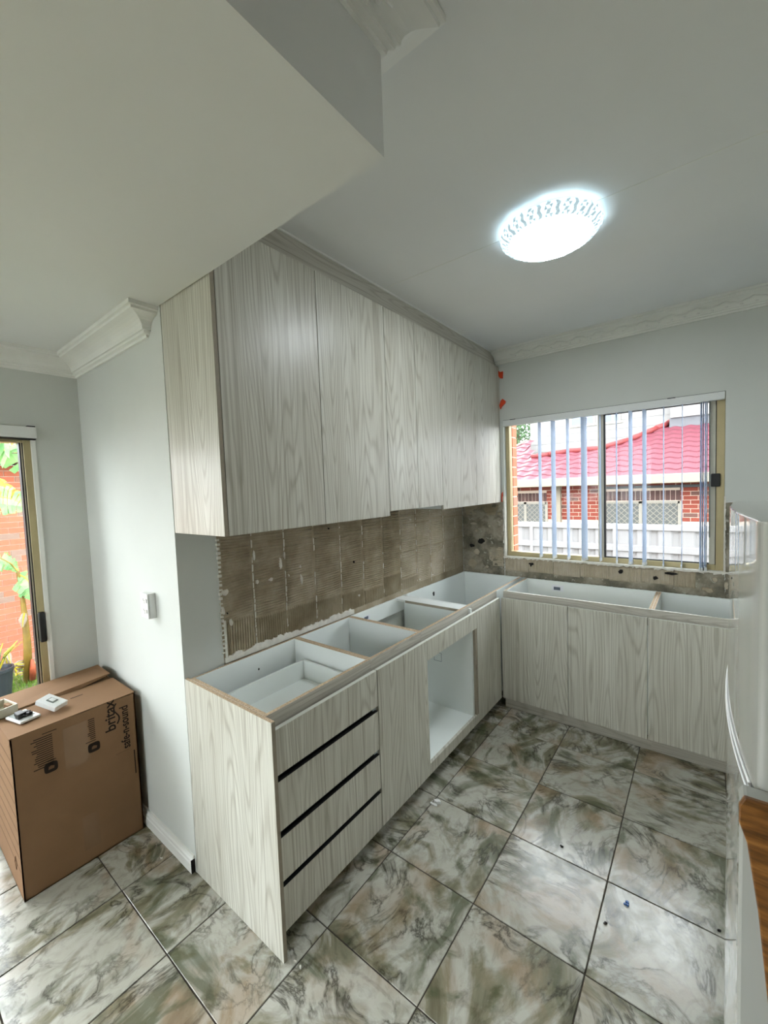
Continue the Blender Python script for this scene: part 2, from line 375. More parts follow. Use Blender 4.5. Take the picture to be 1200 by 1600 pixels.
w2 = struct(bpy.data.objects.new('added_rear_window', None)); COL.objects.link(w2); w2.location = (RX0, YB, RZ0_)  # unseen rear window, added to bring more daylight into the room
for a_, b_x in ((RX0, RX0 + .04), (RX1 - .04, RX1), ((RX0 + RX1) / 2 - .025, (RX0 + RX1) / 2 + .025)): B('frame_stile', 'gold', w2, a_, b_x, YB - .08, YB - .03, RZ0_, RZ1_)
for a_, b_x in ((RZ0_, RZ0_ + .04), (RZ1_ - .04, RZ1_)): B('frame_rail', 'gold', w2, RX0 + .04, RX1 - .04, YB - .08, YB - .03, a_, b_x)
B('glass_pane', 'glass', w2, RX0 + .04, (RX0 + RX1) / 2 - .025, YB - .057, YB - .053, RZ0_ + .04, RZ1_ - .04); B('glass_pane', 'glass', w2, (RX0 + RX1) / 2 + .025, RX1 - .04, YB - .057, YB - .053, RZ0_ + .04, RZ1_ - .04)
wo = MB(); wo.box(-W - .1, -W, DY1, 0, 0, HC).box(-W - .1, -W, YB, DY0, 0, HC).box(-W - .1, -W, DY0, DY1, DZ1, HC)
struct(wo.build('wall_outer', 'wall'))
# cornices
CP = [(0, 0), (.112, 0), (.112, .016), (.102, .018), (.100, .027), (.092, .029)]
CP += [(.092 - .058 * math.sin(t * math.pi / 12), .031 + .046 * (1 - math.cos(t * math.pi / 12))) for t in range(1, 7)]
CP += [(.026, .078), (.024, .087), (.012, .090), (.010, .100), (0, .100)]
def cornice(name, path, norms, ztop, wave=None):
    o = struct(MB().sweep(path, norms, CP, ztop).build(name, 'trim'))
    if wave:
        ax, a, b, fix, nrm = wave; mb = MB(); pts = []; n = int(abs(b - a) / .018)
        for k in range(n + 1):
            u = a + (b - a) * k / n; wv = .008 * math.sin(u * 2 * math.pi / .14) + .003 * math.sin(u * 2 * math.pi / .045)
            off = .060 + wv * .7; z = ztop - .052 + wv
            pts.append((u, fix + nrm * off, z) if ax == 'x' else (fix + nrm * off, u, z))
        mb.tube(pts, .0035, 5).build('wave_moulding', 'trim', o, smooth=True)
        mb = MB()
        for k in range(int(abs(b - a) / .07)):
            u = min(a, b) + .035 + k * .07
            c = (u, fix + nrm * .045, ztop - .068) if ax == 'x' else (fix + nrm * .045, u, ztop - .068)
            mb.lathe([(0.001, -.005), (.006, -.003), (.007, 0), (.006, .003), (.001, .005)], 6, c)
        d = mb.build('bead_row', 'trim', o); tag(d, kind='stuff')
    return o
cornice('trim_1', [(-W, YB), (-W, 0), (-.125, 0), (-.125, .05)], [(1, 0), (0, -1), (1, 0)], HB)
cornice('trim_2', [(XS, YB), (XS, -.002), (.40, -.002)], [(1, 0), (0, 1)], HC, ('y', YB, -.03, XS, 1))
cornice('trim_3', [(.352, L), (XR, L), (XR, YK), (XF2, YK)], [(0, -1), (-1, 0), (0, -1)], HC, ('x', .5, XR - .15, L, -1))
# skirting
BP = [(0, 0), (.007, 0), (.009, .012), (.014, .018), (.015, .028), (.018, .033), (.018, .076), (0, .076)]
bo = struct(MB().sweep([(-W, DY1 + .03), (-W, 0), (-.012, 0)], [(1, 0), (0, -1)], BP, .076).build('baseboard_partition', 'trim'))
B('cut_end', 'dark', bo, -.0135, -.0105, -.018, -.001, 0.001, .062)

# ---------------------------------------------------------------- combed tile adhesive on the splashback walls
def patch(name, parent, mat, pos, u0, u1, v0, v1, mode, seed, per=.0135, amp=.0080, base=.0020, rag=.006, nu=None, nv=None):
    """pos(u, v, h) -> world; mode 'h' ridges run along u, 'v' along v, 'r' rough"""
    fine = .0030
    nu = nu or (max(6, int((u1 - u0) / fine)) if mode == 'v' else max(6, int((u1 - u0) / (.012 if mode == 'h' else .008))))
    nv = nv or (max(6, int((v1 - v0) / fine)) if mode == 'h' else max(6, int((v1 - v0) / (.012 if mode == 'v' else .008))))
    mb = MB(); r = random.Random(seed); tilt = r.uniform(-.04, .04); ph = r.uniform(0, 6)
    for j in range(nv + 1):
        for i in range(nu + 1):
            u = u0 + (u1 - u0) * i / nu; v = v0 + (v1 - v0) * j / nv
            n1 = noise.noise((u * 9 + seed, v * 9, seed * .37)); n2 = noise.noise((u * 45, v * 45, seed * .7))
            if mode == 'h': hgt = base + amp * (.5 + .5 * math.sin((v + tilt * (u - u0) + .0025 * n1) * 2 * math.pi / per + ph)) * (.75 + .5 * n1) + .0007 * n2
            elif mode == 'v': hgt = base + 1.3 * amp * (.5 + .5 * math.sin((u + tilt * .3 * (v - v0) + .0015 * n1) * 2 * math.pi / per + ph)) * (.8 + .4 * n1) + .0006 * n2
            elif mode == 'f': hgt = base + .0006 * n2
            else: hgt = base + .004 * n1 + .003 * n2 + (.005 if n1 + .5 * n2 > .18 else 0)
            if i in (0, nu): u += rag * noise.noise((v * 60, seed, 3.3)) - (rag * .3 if i else -rag * .3)
            if j in (0, nv): v += rag * noise.noise((u * 60, seed, 7.7)) - (rag * .3 if j else -rag * .3)
            if i in (0, nu) or j in (0, nv): hgt = 0.0002
            mb.v.append(tuple(pos(u, v, max(hgt, .0004))))
    for j in range(nv):
        for i in range(nu):
            a = j * (nu + 1) + i; mb.f.append((a, a + 1, a + nu + 2, a + nu + 1))
    return mb.build(name, mat, parent)
pl = lambda u, v, h_: (h_, u, v)
pb = lambda u, v, h_: (u, L - h_, v)
backing = patch('adhesive_bed', wall_left, 'adh', pl, .185, L - .004, .87, 1.56, 'f', 3, base=.0006, nu=110, nv=40)
joints = [.19, .365, .562, .772, .985, 1.195, 1.405, 1.615, 1.825, 2.035, 2.245, 2.455, L - .001]
lowtop = [1.075, 1.05, 1.05, 1.04, 1.03, 1.01, 1.055, .998, .93, .93, .93, .93]
for k in range(12):
    u0, u1 = joints[k] + .004, joints[k + 1] - .004; r = random.Random(50 + k)
    mt = 'adh' if k < 7 else 'adh2'  # light on the far columns put into a paler adhesive colour
    if lowtop[k] > .95:
        patch('adhesive_patch', wall_left, mt, pl, u0 + (0.02 if k == 0 else 0), u1, .905, lowtop[k], 'v', 100 + k)
    z0 = lowtop[k] + .003 if lowtop[k] > .95 else .925
    cuts = [z0, 1.20 + r.uniform(-.01, .01), 1.40 + r.uniform(-.01, .01), 1.555]
    for q in range(3): patch('adhesive_patch', wall_left, mt, pl, u0, u1, cuts[q] + .002, cuts[q + 1] - .002, 'h', 200 + k * 5 + q)
for k in range(1, 12):
    mb = MB(); u = joints[k]; r = random.Random(k); z = .90
    while z < 1.55:
        dz = r.uniform(.012, .05)
        if r.random() < (.8 if k < 5 else .4):
            a = r.uniform(.0012, .0035); o_ = r.uniform(-.002, .002)
            mb.prism([(u + o_ - a, z), (u + o_ + a * .6, z + r.uniform(0, .005)), (u + o_ + a, z + dz * .8), (u + o_ - a * .7, z + dz * .9)], 'x', .003, r.uniform(.006, .0085))
        z += dz
    mb.build('grout_line', 'plaster', wall_left)
def blob(parent, mat, pos, u, v, ru, rv, seed, hgt=.008, name='plaster_residue', n=11):
    r = random.Random(seed); mb = MB(); ring = []
    pts = [(u + ru * math.cos(2 * math.pi * k / n) * r.uniform(.65, 1.1), v + rv * math.sin(2 * math.pi * k / n) * r.uniform(.65, 1.1)) for k in range(n)]
    for a, b in pts: mb.v.append(tuple(pos(a, b, .001)))
    for a, b in pts: mb.v.append(tuple(pos(u + (a - u) * .8, v + (b - v) * .8, hgt)))
    mb.f.append(tuple(range(n, 2 * n))); mb.f += [(k, (k + 1) % n, n + (k + 1) % n, n + k) for k in range(n)]
    return mb.build(name, mat, parent)
spots = [(360, 972, .012, .02), (437, 880, .012, .035), (470, 905, .009, .035), (468, 885, .006, .012), (422, 905, .017, .012), (401, 909, .01, .012), (396, 868, .006, .03), (443, 867, .006, .02), (450, 899, .006, .008), (352, 925, .02, .018), (348, 955, .008, .02),
         (675, 898, .02, .006), (655, 905, .015, .008), (560, 930, .01, .012), (520, 962, .01, .01), (640, 812, .02, .008)]
for k, (px, py, ru, rv) in enumerate(spots):
    p = atX(px, py, 0.0); blob(wall_left, 'plaster', pl, p.y, p.z, ru, rv, 300 + k, .0095)
for k, (px, py, ru, rv) in enumerate([(500, 975, .018, .012), (552, 878, .006, .009), (512, 826, .008, .006), (354, 958, .004, .005)]):
    p = atX(px, py, 0.0); blob(wall_left, 'dark', pl, p.y, p.z, ru, rv, 340 + k, .0098, 'screw_hole')
mb = MB(); r = random.Random(4); y = .19
while y < 1.05:
    d = r.uniform(.03, .08); mb.prism([(y, .882), (y + d, .882), (y + d, .905 + r.uniform(0, .012)), (y + d * .6, .902 + r.uniform(0, .022)), (y + d * .3, .9 + r.uniform(0, .026)), (y, .905 + r.uniform(0, .012))], 'x', .002, .0105); y += d * .95
mb.build('plaster_edge', 'plaster', wall_left)
mb = MB()
for k in range(26): z = .93 + k * .021; mb.box(.0, .011, .183 + r.uniform(-.004, .004), .192 + r.uniform(0, .004), z, z + r.uniform(.003, .013))
mb.build('trowel_marks', 'plaster', wall_left)
B('plaster_strip', 'plaster', wall_left, 0, .006, .196, .206, .9, 1.08)
# window wall
patch('cement_patch', wall_back, 'cement', pb, .002, WL - .012, .87, 1.54, 'r', 11, base=.003, nu=54, nv=90)
patch('cement_patch', wall_back, 'cement', pb, WR + .004, XR - .01, .87, 1.497, 'r', 12, base=.004, nu=80, nv=80)
patch('cement_patch', wall_back, 'cement', pb, WL - .01, WR + .006, .87, 1.036, 'f', 13, base=.0015, nu=170, nv=24)
for k, (a, b) in enumerate([(.40, .60), (.6005, .80), (.8005, 1.0), (1.0005, 1.20), (1.2005, 1.41), (1.4105, 1.60), (1.6005, 1.72)]):
    patch('adhesive_patch', wall_back, 'adh2', pb, a, b, .915 + .008 * (k % 2), 1.034, 'v', 400 + k, amp=.0030, base=.004, per=.0135, rag=.002)
patch('adhesive_patch', wall_back, 'adh2', pb, .25, .385, .95, 1.12, 'h', 431, per=.013, base=.004)
patch('adhesive_patch', wall_back, 'adh', pb, .03, .38, 1.40, 1.535, 'h', 433, per=.013, base=.004, amp=.002)
patch('adhesive_patch', wall_back, 'adh', pb, 1.93, 2.4, 1.0, 1.2, 'h', 435, per=.013, base=.004)
for k, (px, py, ru, rv) in enumerate([(745, 829, .02, .014), (765, 822, .012, .01), (738, 880, .05, .05), (745, 862, .03, .03), (762, 885, .015, .015), (770, 872, .01, .012), (740, 818, .05, .012)]):
    p = atY(px, py, L); blob(wall_back, 'adh2', pb, p.x, p.z, ru, rv, 360 + k, .0105, n=13)
for k, (px, py, ru, rv) in enumerate([(752, 845, .035, .026), (738, 852, .03, .02), (831, 881, .03, .012), (830, 883, .008, .016), (970, 893, .018, .02), (1024, 903, .02, .018), (1048, 896, .05, .012)]):
    p = atY(px, py, L); blob(wall_back, 'dark', pb, p.x, p.z, ru, rv, 380 + k, .012, 'broken_hole', n=14)
for k, (px, py, ru, rv) in enumerate([(1108, 922, .03, .02), (1117, 905, .02, .02), (1135, 915, .012, .03), (1100, 920, .02, .012)]):
    p = atY(px, py, L); blob(wall_back, 'adh2', pb, p.x, p.z, ru, rv, 395 + k, .0125, n=13)
# ragged plaster around the opening
mb = MB(); x = WL - .014
while x < WR:
    d = r.uniform(.02, .06); mb.prism([(x, WZ0 - r.uniform(.004, .02)), (x + d * .5, WZ0 - r.uniform(.002, .014)), (x + d, WZ0 - r.uniform(.004, .018)), (x + d, WZ0 + .004), (x, WZ0 + .004)], 'y', L - .014, L + .03); x += d
z = WZ0 - .01
while z < 1.54:
    d = r.uniform(.02, .06); mb.prism([(WL - r.uniform(.006, .018), z), (WL + .003, z), (WL + .003, z + d), (WL - r.uniform(.004, .016), z + d)], 'y', L - .012, L + .03); z += d
z = WZ0 - .01
while z < 1.5:
    d = r.uniform(.02, .06); mb.prism([(WR - .003, z), (WR + r.uniform(.003, .010), z), (WR + r.uniform(.002, .008), z + d), (WR - .003, z + d)], 'y', L - .010, L + .03); z += d
mb.build('plaster_edge', 'plaster', wall_back)

# ---------------------------------------------------------------- kitchen window
win = struct(bpy.data.objects.new('window_1', None)); COL.objects.link(win); win.location = (WL, L + .05, WZ0)
f0, f1 = L + .045, L + .105
FW = .032
B('frame_left', 'gold', win, WL, WL + FW, f0, f1, WZ0, WZ1, .002)
B('frame_right', 'gold', win, WR - FW - .012, WR, f0 - .012, f1, WZ0, WZ1, .002)
B('frame_bottom', 'gold', win, WL, WR, f0 - .006, f1, WZ0, WZ0 + .04, .002)
B('frame_top', 'gold', win, WL, WR, f0, f1, WZ1 - .04, WZ1, .002)
sm = 1.150
sash = MB().box(sm - .026, sm + .012, f0 - .004, f0 + .03, WZ0 + .04, WZ1 - .04).build('meeting_stile', 'alum', win, bevel=.002)
B('gasket', 'rubber', win, sm + .012, sm + .024, f0 + .002, f0 + .02, WZ0 + .04, WZ1 - .04)
B('sash_stile', 'alum', win, WR - .078, WR - .046, f0, f0 + .03, WZ0 + .04, WZ1 - .04, .002)
B('gasket', 'rubber', win, WR - .046, WR - .043, f0 - .014, f0 + .02, WZ0 + .04, WZ1 - .04)
B('sash_rail', 'rubber', win, sm + .024, WR - .078, f0 + .004, f0 + .024, WZ0 + .04, WZ0 + .048)
B('sash_rail', 'rubber', win, sm + .024, WR - .078, f0 + .004, f0 + .024, WZ1 - .054, WZ1 - .04)
B('glass_pane', 'glass', win, WL + FW, sm - .02, f0 + .036, f0 + .040, WZ0 + .04, WZ1 - .04)
B('glass_pane', 'glass', win, sm + .02, WR - .078, f0 + .012, f0 + .016, WZ0 + .048, WZ1 - .054)
lat = B('window_latch', 'rubber', win, WR - .072, WR - .022, f0 - .034, f0 - .010, 1.60, 1.685, .006)
B('outer_sill', 'gold', win, WL - .02, WR + .02, f1, f1 + .05, WZ0 - .03, WZ0 + .012, .002)
# brick reveal outside at the left jamb
rev = thing('brick_reveal', 'narrow column of red bricks just outside left edge of kitchen window', 'brickwork', (WL, L + .12, 0.6))
B('mortar', 'mort', rev, WL - .10, WL + .030, L + .118, L + .212, .6, 2.6)
bme = MB().box(-.068, .068, -.049, .049, -.038, .038).mesh('brick', Vector((0, 0, 0))); bme.materials.append(M['brick'])
for k in range(22):
    o = bpy.data.objects.new('brick', bme); COL.objects.link(o); o.parent = rev; o.location = Vector((WL - .034, L + .165, .65 + k * .086)) - rev.location

# ---------------------------------------------------------------- vertical blind
bl = thing('vertical_blind', 'open white vertical blind hanging in the kitchen window opening', 'blind', (WL, L + .02, WZ1))
B('head_rail', 'rail', bl, WL + .002, WR - .003, L - .012, L + .028, WZ1 - .052, WZ1 - .003, .003)
B('shadow_gap', 'black', bl, WL + .002, WR - .003, L - .006, L + .028, WZ1 - .003, WZ1 - .0005)
for xx in (.47, 1.56): B('rail_clip', 'black', bl, xx, xx + .045, L - .013, L + .0, WZ1 - .006, WZ1 - .0005)
for k, (x, ang, wd, zb) in enumerate([(.705, -1, .076, 1.068), (.810, -9, .080, 1.066), (.918, -2, .076, 1.066), (1.034, -19, .080, 1.066), (1.145, -3, .05, 1.070), (1.252, 3, .07, 1.062), (1.342, -12, .074, 1.062), (1.426, -15, .070, 1.062), (1.537, 1, .07, 1.058), (1.640, 2, .07, 1.056), (1.742, -8, .055, 1.054), (1.752, -3, .055, 1.054), (1.764, 6, .055, 1.055), (1.772, 3, .05, 1.056)]):
    T = Matrix.Translation((x, L + .004, 0)) @ Matrix.Rotation(math.radians(ang), 4, 'Z'); mb = MB(); n = 6
    for j in range(n):
        a = -wd / 2 + wd * j / n; b = -wd / 2 + wd * (j + 1) / n
        ca = .004 * (1 - (2 * a / wd) ** 2); cb = .004 * (1 - (2 * b / wd) ** 2)
        mb.prism([(ca, a), (ca + .0012, a), (cb + .0012, b), (cb, b)], 'z', zb, WZ1 - .055, T)
    sl = mb.build('slat', 'blind', bl)
    MB().box(-.003, .005, -wd / 2, wd / 2, zb - .012, zb + .012, T).build('bottom_weight', 'rail', sl)
MB().tube([(1.786, L + .0, WZ1 - .05), (1.790, L + .0, 1.266)], .0035, 8).build('tilt_wand', 'gplastic', bl)

# ---------------------------------------------------------------- sliding glass door at the left
dr = struct(bpy.data.objects.new('door_1', None)); COL.objects.link(dr); dr.location = (-W, DY1, 0)
x0, x1 = -W - .085, -W - .012
B('door_architrave', 'trim', dr, -W - .02, -W + .006, DY1 - .016, DY1 + .004, 0, DZ1, .002)
B('blind_rail', 'rail', dr, -W - .01, -W + .035, DY0, DY1 + .006, DZ1 - .055, DZ1 + .004, .003)
B('shadow_gap', 'black', dr, -W - .01, -W + .036, DY0, DY1 + .0, DZ1 - .062, DZ1 - .058)
B('rail_clip', 'black', dr, -W - .001, -W + .03, DY1 - .03, DY1 + .002, DZ1 + .004, DZ1 + .010)
B('frame_jamb', 'gold', dr, x0, x1 + .006, DY1 - .046, DY1 - .016, 0, DZ1 - .05, .002)
B('frame_head', 'gold', dr, x0, x1, DY0, DY1 - .016, DZ1 - .075, DZ1 - .04, .002)
B('frame_sill', 'gold', dr, x0, x1, DY0, DY1 - .016, 0, .04, .002)
B('frame_jamb', 'gold', dr, x0, x1, DY0, DY0 + .03, 0, DZ1 - .05, .002)
B('gasket', 'rubber', dr, x0 + .02, x1 - .004, DY1 - .049, DY1 - .046, .04, DZ1 - .07)
B('sash_stile', 'alum', dr, x0 + .02, x1 - .01, DY1 - .054, DY1 - .049, .04, DZ1 - .07)
B('gasket', 'rubber', dr, x0 + .02, x1 - .012, DY1 - .060, DY1 - .054, .04, DZ1 - .07)
ym = (DY0 + DY1) / 2
B('meeting_stile', 'gold', dr, x0 + .01, x1 - .01, ym - .025, ym + .025, .04, DZ1 - .07, .002)
B('glass_pane', 'glass', dr, x0 + .03, x0 + .034, ym + .025, DY1 - .060, .04, DZ1 - .07)
B('glass_pane', 'glass', dr, x0 + .05, x0 + .054, DY0 + .03, ym - .025, .04, DZ1 - .07)
B('door_handle', 'rubber', dr, x1 - .004, x1 + .032, DY1 - .046, DY1 - .020, .915, 1.075, .006)

# ================================================================== base cabinets
def raw(parent, x0, x1, y0, y1): return B('raw_edge', 'chip', parent, x0, x1, y0, y1, H - .0002, H + .0006)
def panel(name, mat, parent, x0, x1, y0, y1, z0, z1, rawtop=False):
    o = B(name, mat, parent, x0, x1, y0, y1, z0, z1, .0008)
    if rawtop: raw(o, x0 + .0008, x1 - .0008, y0 + .0008, y1 - .0008)
    return o
def door_x(parent, y0, y1, z0=ZK, z1=ZT, name='door'):
    o = B(name, 'wood', parent, FX - .018, FX, y0 + .0022, y1 - .0022, z0, z1, .001)
    B('lit_top_edge', 'edgeband', o, FX - .0178, FX - .0002, y0 + .0024, y1 - .0024, z1 - .0002, z1 + .0006); return o
def door_y(parent, x0, x1, z0=ZK, z1=ZT):
    o = B('door', 'wood', parent, x0 + .0024, x1 - .0024, LF, LF + .018, z0, z1, .001)
    B('lit_top_edge', 'edgeband', o, x0 + .0026, x1 - .0026, LF + .0002, LF + .0178, z1 - .0002, z1 + .0006); return o
XB = .03; XF = .547
def carcass_left(c, y0, y1, back=True, left=True, right=True):
    t = .016
    if left: panel('side_panel', 'mel', c, XB, XF - .016, y0, y0 + t, ZK, H, True)
    if right: panel('side_panel', 'mel', c, XB, XF - .016, y1 - t, y1, ZK, H, True)
    if back: panel('back_panel', 'mel', c, XB - .012, XB, y0, y1, ZK, H, True)
    panel('bottom_panel', 'mel', c, XB, XF - .016, y0 + t, y1 - t, ZK, ZK + t)
    panel('front_rail', 'woodh', c, XF - .016, XF, y0, y1, .78, H, True)
    panel('kickboard', 'woodh', c, .49, .505, y0, y1, 0, ZK - .004)
c1 = thing('drawer_cabinet', 'pale ash four-drawer base cabinet with full end panel, nearest the camera', 'cabinet', (.3, .3, 0))
o = panel('end_panel', 'wood', c1, .0005, DP, .001, .017, 0, H)
raw(o, .002, DP - .001, .002, .0165); B('front_edge_band', 'edgewood', o, DP - .0006, DP + .0004, .0014, .0166, .001, H - .001)
carcass_left(c1, .017, .597)
DR = [(.669, ZT), (.463, .645), (.275, .438), (ZK, .254)]
for k, (a, b) in enumerate(DR):
    d = B('drawer', 'wood', c1, FX - .018, FX, .020, .595, a, b, .001)
    B('lit_top_edge' if k == 0 else 'gap_shade_edge', 'edgeband' if k == 0 else 'black', d, FX - .0178, FX - .0002, .0205, .5945, b - .0002, b + .0006)  # lower drawers' top edges blackened to paint the shade in the gaps
    mb = MB(); bx0, bx1, by0, by1, bz0, bz1 = .115, .545, .05, .565, a + .02, a + .125
    mb.box(bx0, bx1, by0, by1, bz0, bz0 + .012).box(bx0, bx1, by0, by0 + .013, bz0, bz1).box(bx0, bx1, by1 - .013, by1, bz0, bz1).box(bx0, bx0 + .013, by0, by1, bz0, bz1)
    if k == 0: mb.build('drawer_box', 'mel', d)
    if k: B('gap_shade_strip', 'black', c1, .5445, .5475, .018, .596, b - .03, DR[k - 1][0] + .03)  # black strip painted as the shade behind each drawer gap
blob(c1, 'dark', lambda u, v, h_: (XB + h_, u, v), .35, .80, .006, .006, 71, .0006, 'screw_hole', 8)
c2 = thing('base_cabinet', 'pale ash single-door base cabinet between the drawers and oven opening', 'cabinet', (.3, .8, 0))
carcass_left(c2, .597, 1.026); door_x(c2, .598, 1.030)
c3 = thing('oven_cabinet', 'base cabinet with empty oven opening and white interior', 'cabinet', (.3, 1.3, 0))
panel('side_panel', 'mel', c3, XB, XF - .016, 1.026, 1.042, ZK, H, True)
panel('side_panel', 'mel', c3, XB, XF + .016, 1.600, 1.616, ZK, .862)
panel('back_rail', 'mel', c3, XB - .012, XB + .004, 1.042, 1.60, .78, H)
panel('bottom_panel', 'mel', c3, XB, FX - .018, 1.042, 1.60, .125, .143)
panel('front_rail', 'woodh', c3, XF - .016, XF, 1.026, 1.648, .78, H, True)
panel('kickboard', 'woodh', c3, .49, .505, 1.026, 1.648, 0, ZK - .004)
fr = MB(); xa, xb = FX - .018, FX
fr = panel('frame_top_rail', 'wood', c3, xa, xb, 1.0315, 1.6445, .726, ZT); B('lit_top_edge', 'edgeband', fr, xa + .0002, xb - .0002, 1.032, 1.644, ZT - .0002, ZT + .0006)
panel('frame_bottom_rail', 'wood', c3, xa, xb, 1.0315, 1.6445, ZK, .146)
panel('frame_stile', 'edgewood', c3, xa, xb, 1.618, 1.6445, .146, .726)
st = B('sticker', 'sticker', c3, XB + .0042, XB + .0046, 1.14, 1.21, .815, .85); B('sticker_print', 'stickerink', st, XB + .0046, XB + .0048, 1.15, 1.19, .824, .842)
sq = MB(); p = atY(684, 1026, 1.6)
for (a, b, cc, dd) in ((-.03, .03, .028, .030), (-.03, .03, -.03, -.028), (-.03, -.028, -.03, .03), (.028, .03, -.03, .03)): sq.box(p.x + a, p.x + b, 1.5994, 1.5999, p.z + cc, p.z + dd)
sq.build('pencil_square', 'stickerink', c3)
blob(c3, 'dark', lambda u, v, h_: (u, 1.5998 - h_, v), p.x - .025, p.z + .03, .010, .022, 77, .003, 'cable_end', 8)
c4 = thing('corner_cabinet', 'deep corner base cabinet with white interior, below the splashback corner', 'cabinet', (.3, 2.1, 0))
panel('side_panel', 'mel', c4, XB, XF - .016, 1.650, 1.666, ZK, .864)
panel('stretcher', 'mel', c3, XB, XF - .016, 1.508, 1.598, .866, H)
panel('stretcher_edge', 'edgewood', c3, XB + .08, XF - .02, 1.504, 1.508, .862, H - .002)
panel('back_panel', 'mel', c4, XB - .012, XB, 1.65, 2.585, ZK, H)
panel('end_panel', 'mel', c4, XB, XF, 2.572, 2.588, ZK, H)
panel('bottom_panel', 'mel', c4, XB, XF - .016, 1.666, 2.572, ZK, ZK + .016)
panel('front_rail', 'woodh', c4, XF - .016, XF, 1.648, LF + .02, .78, H, True)
panel('inner_front', 'mel', c4, XF - .016, XF, LF + .02, 2.572, ZK, H, True)
panel('kickboard', 'woodh', c4, .49, .505, 1.648, LF + .01, 0, ZK - .004)
door_x(c4, 1.648, LF - .004, name='front_panel')
blob(c4, 'dark', lambda u, v, h_: (XB + h_, u, v), 2.02, .80, .018, .024, 79, .0008, 'cable_hole', 9)
YF = LF + .036
def carcass_right(c, x0, x1):
    t = .016; yb = L - .05
    panel('side_panel', 'mel', c, x0, x0 + t, YF + .016, yb, ZK, H, True); panel('side_panel', 'mel', c, x1 - t, x1, YF + .016, yb, ZK, H, True)
    panel('back_panel', 'mel', c, x0, x1, yb, yb + .012, ZK, H); panel('bottom_panel', 'mel', c, x0 + t, x1 - t, YF + .016, yb, ZK, ZK + t)
    panel('front_rail', 'woodh', c, x0, x1, YF, YF + .016, .78, H)
    panel('kickboard', 'woodh', c, x0, x1, LF + .040, LF + .054, 0, ZK - .002)
c5 = thing('sink_cabinet', 'wide two-door pale ash base cabinet below the kitchen window', 'cabinet', (1.05, 2.3, 0))
carcass_right(c5, .592, 1.516); door_y(c5, FX + .004, 1.047); door_y(c5, 1.047, 1.499)
st = B('sticker', 'sticker', c5, .80, .89, L - .0506, L - .050, .80, .85); B('sticker_print', 'stickerink', st, .815, .865, L - .0509, L - .0506, .81, .835)
c6 = thing('base_cabinet', 'pale ash single-door base cabinet right of the sink cabinet, beside the refrigerator', 'cabinet', (1.73, 2.3, 0))
carcass_right(c6, 1.516, 1.966); door_y(c6, 1.499, 1.956)
c7 = thing('base_cabinet', 'pale ash base cabinet at right end of window run, behind the refrigerator', 'cabinet', (2.2, 2.3, 0))
carcass_right(c7, 1.966, 2.45); door_y(c7, 1.956, 2.45)

# ================================================================== wall cabinets
def upper(name, label, y0, y1, zb, splits, endp=False):
    c = thing(name, label, 'cabinet', (.18, (y0 + y1) / 2, zb), 'wall cabinets above the splashback')
    ys = y0
    if endp:
        e = panel('end_panel', 'wood', c, .001, DU, y0, y0 + .016, zb, HC - .002); ys = y0 + .017
        B('front_edge_band', 'edgewood', e, DU - .0002, DU + .0006, y0 + .0004, y0 + .0156, zb + .0005, HC - .003)
    panel('side_panel', 'mel', c, .002, DU - .021, ys, ys + .016, zb + .002, ZTOP - .004); panel('side_panel', 'mel', c, .002, DU - .021, y1 - .016, y1 - .001, zb + .002, ZTOP - .004)
    panel('bottom_panel', 'mel', c, .002, DU - .021, ys + .016, y1 - .016, zb + .002, zb + .018); panel('top_panel', 'mel', c, .002, DU - .021, ys + .016, y1 - .016, ZTOP - .02, ZTOP - .004)
    panel('back_panel', 'mel', c, .001, .006, ys + .016, y1 - .016, zb + .018, ZTOP - .02)
    ss = [ys] + splits + [y1]
    for a, b in zip(ss, ss[1:]): B('door', 'wood', c, DU - .018, DU, a + .002, b - .002, zb, ZTOP, .001)
    return c
upper('wall_cabinet', 'widest-looking pale ash wall cabinet with end panel, nearest the camera', .002, 1.0123, ZU, [.514], True)
upper('wall_cabinet', 'middle pale ash wall cabinet with slightly higher bottom edge', 1.0123, 1.6085, 1.5401, [1.310])
upper('wall_cabinet', 'pale ash wall cabinet next to the kitchen window wall', 1.6085, L - .002, ZU, [2.127])
fl = tag(MB().box(.330, .346, .02, L - .001, ZTOP - .004, HC - .001).build('ceiling_filler', 'woodh', origin=(.34, .02, ZTOP), bevel=.001), 'pale ash filler strip between the wall cabinets and kitchen ceiling', 'trim strip')
B('white_bead', 'trim', fl, .346, .353, .02, L - .001, HC - .009, HC - .0005)

# ================================================================== ceiling lamp
lc = (1.227, 1.104)
lp = thing('ceiling_lamp', 'round glowing ceiling lamp with a faceted crystal rim', 'lamp', (lc[0], lc[1], HC))
MB().lathe([(.175, 0), (.175, -.022), (.16, -.03)], 48, (lc[0], lc[1], HC)).build('base_plate', 'plastic', lp, smooth=False)
MB().lathe([(.168, -.058), (.167, -.062), (.158, -.066), (.10, -.068), (.002, -.068)], 64, (lc[0], lc[1], HC)).build('diffuser', 'diff', lp, smooth=True)
mb = MB(); NR = 90; rows = [(.206, -.022), (.204, -.033), (.196, -.044), (.184, -.054), (.170, -.061)]; rr = random.Random(3)
for k, (rad, z) in enumerate(rows):
    for j in range(NR):
        t = 2 * math.pi * (j + .5 * (k % 2)) / NR; q = rr.uniform(-.0035, .0035); mb.v.append((lc[0] + (rad + q) * math.cos(t), lc[1] + (rad + q) * math.sin(t), HC + z + rr.uniform(-.002, .002)))
for k in range(len(rows) - 1):
    for j in range(NR):
        a, b = k * NR + j, k * NR + (j + 1) % NR; c, d = (k + 1) * NR + j, (k + 1) * NR + (j + 1) % NR
        mb.f += ([(a, b, c), (b, d, c)] if k % 2 == 0 else [(a, b, d), (a, d, c)])
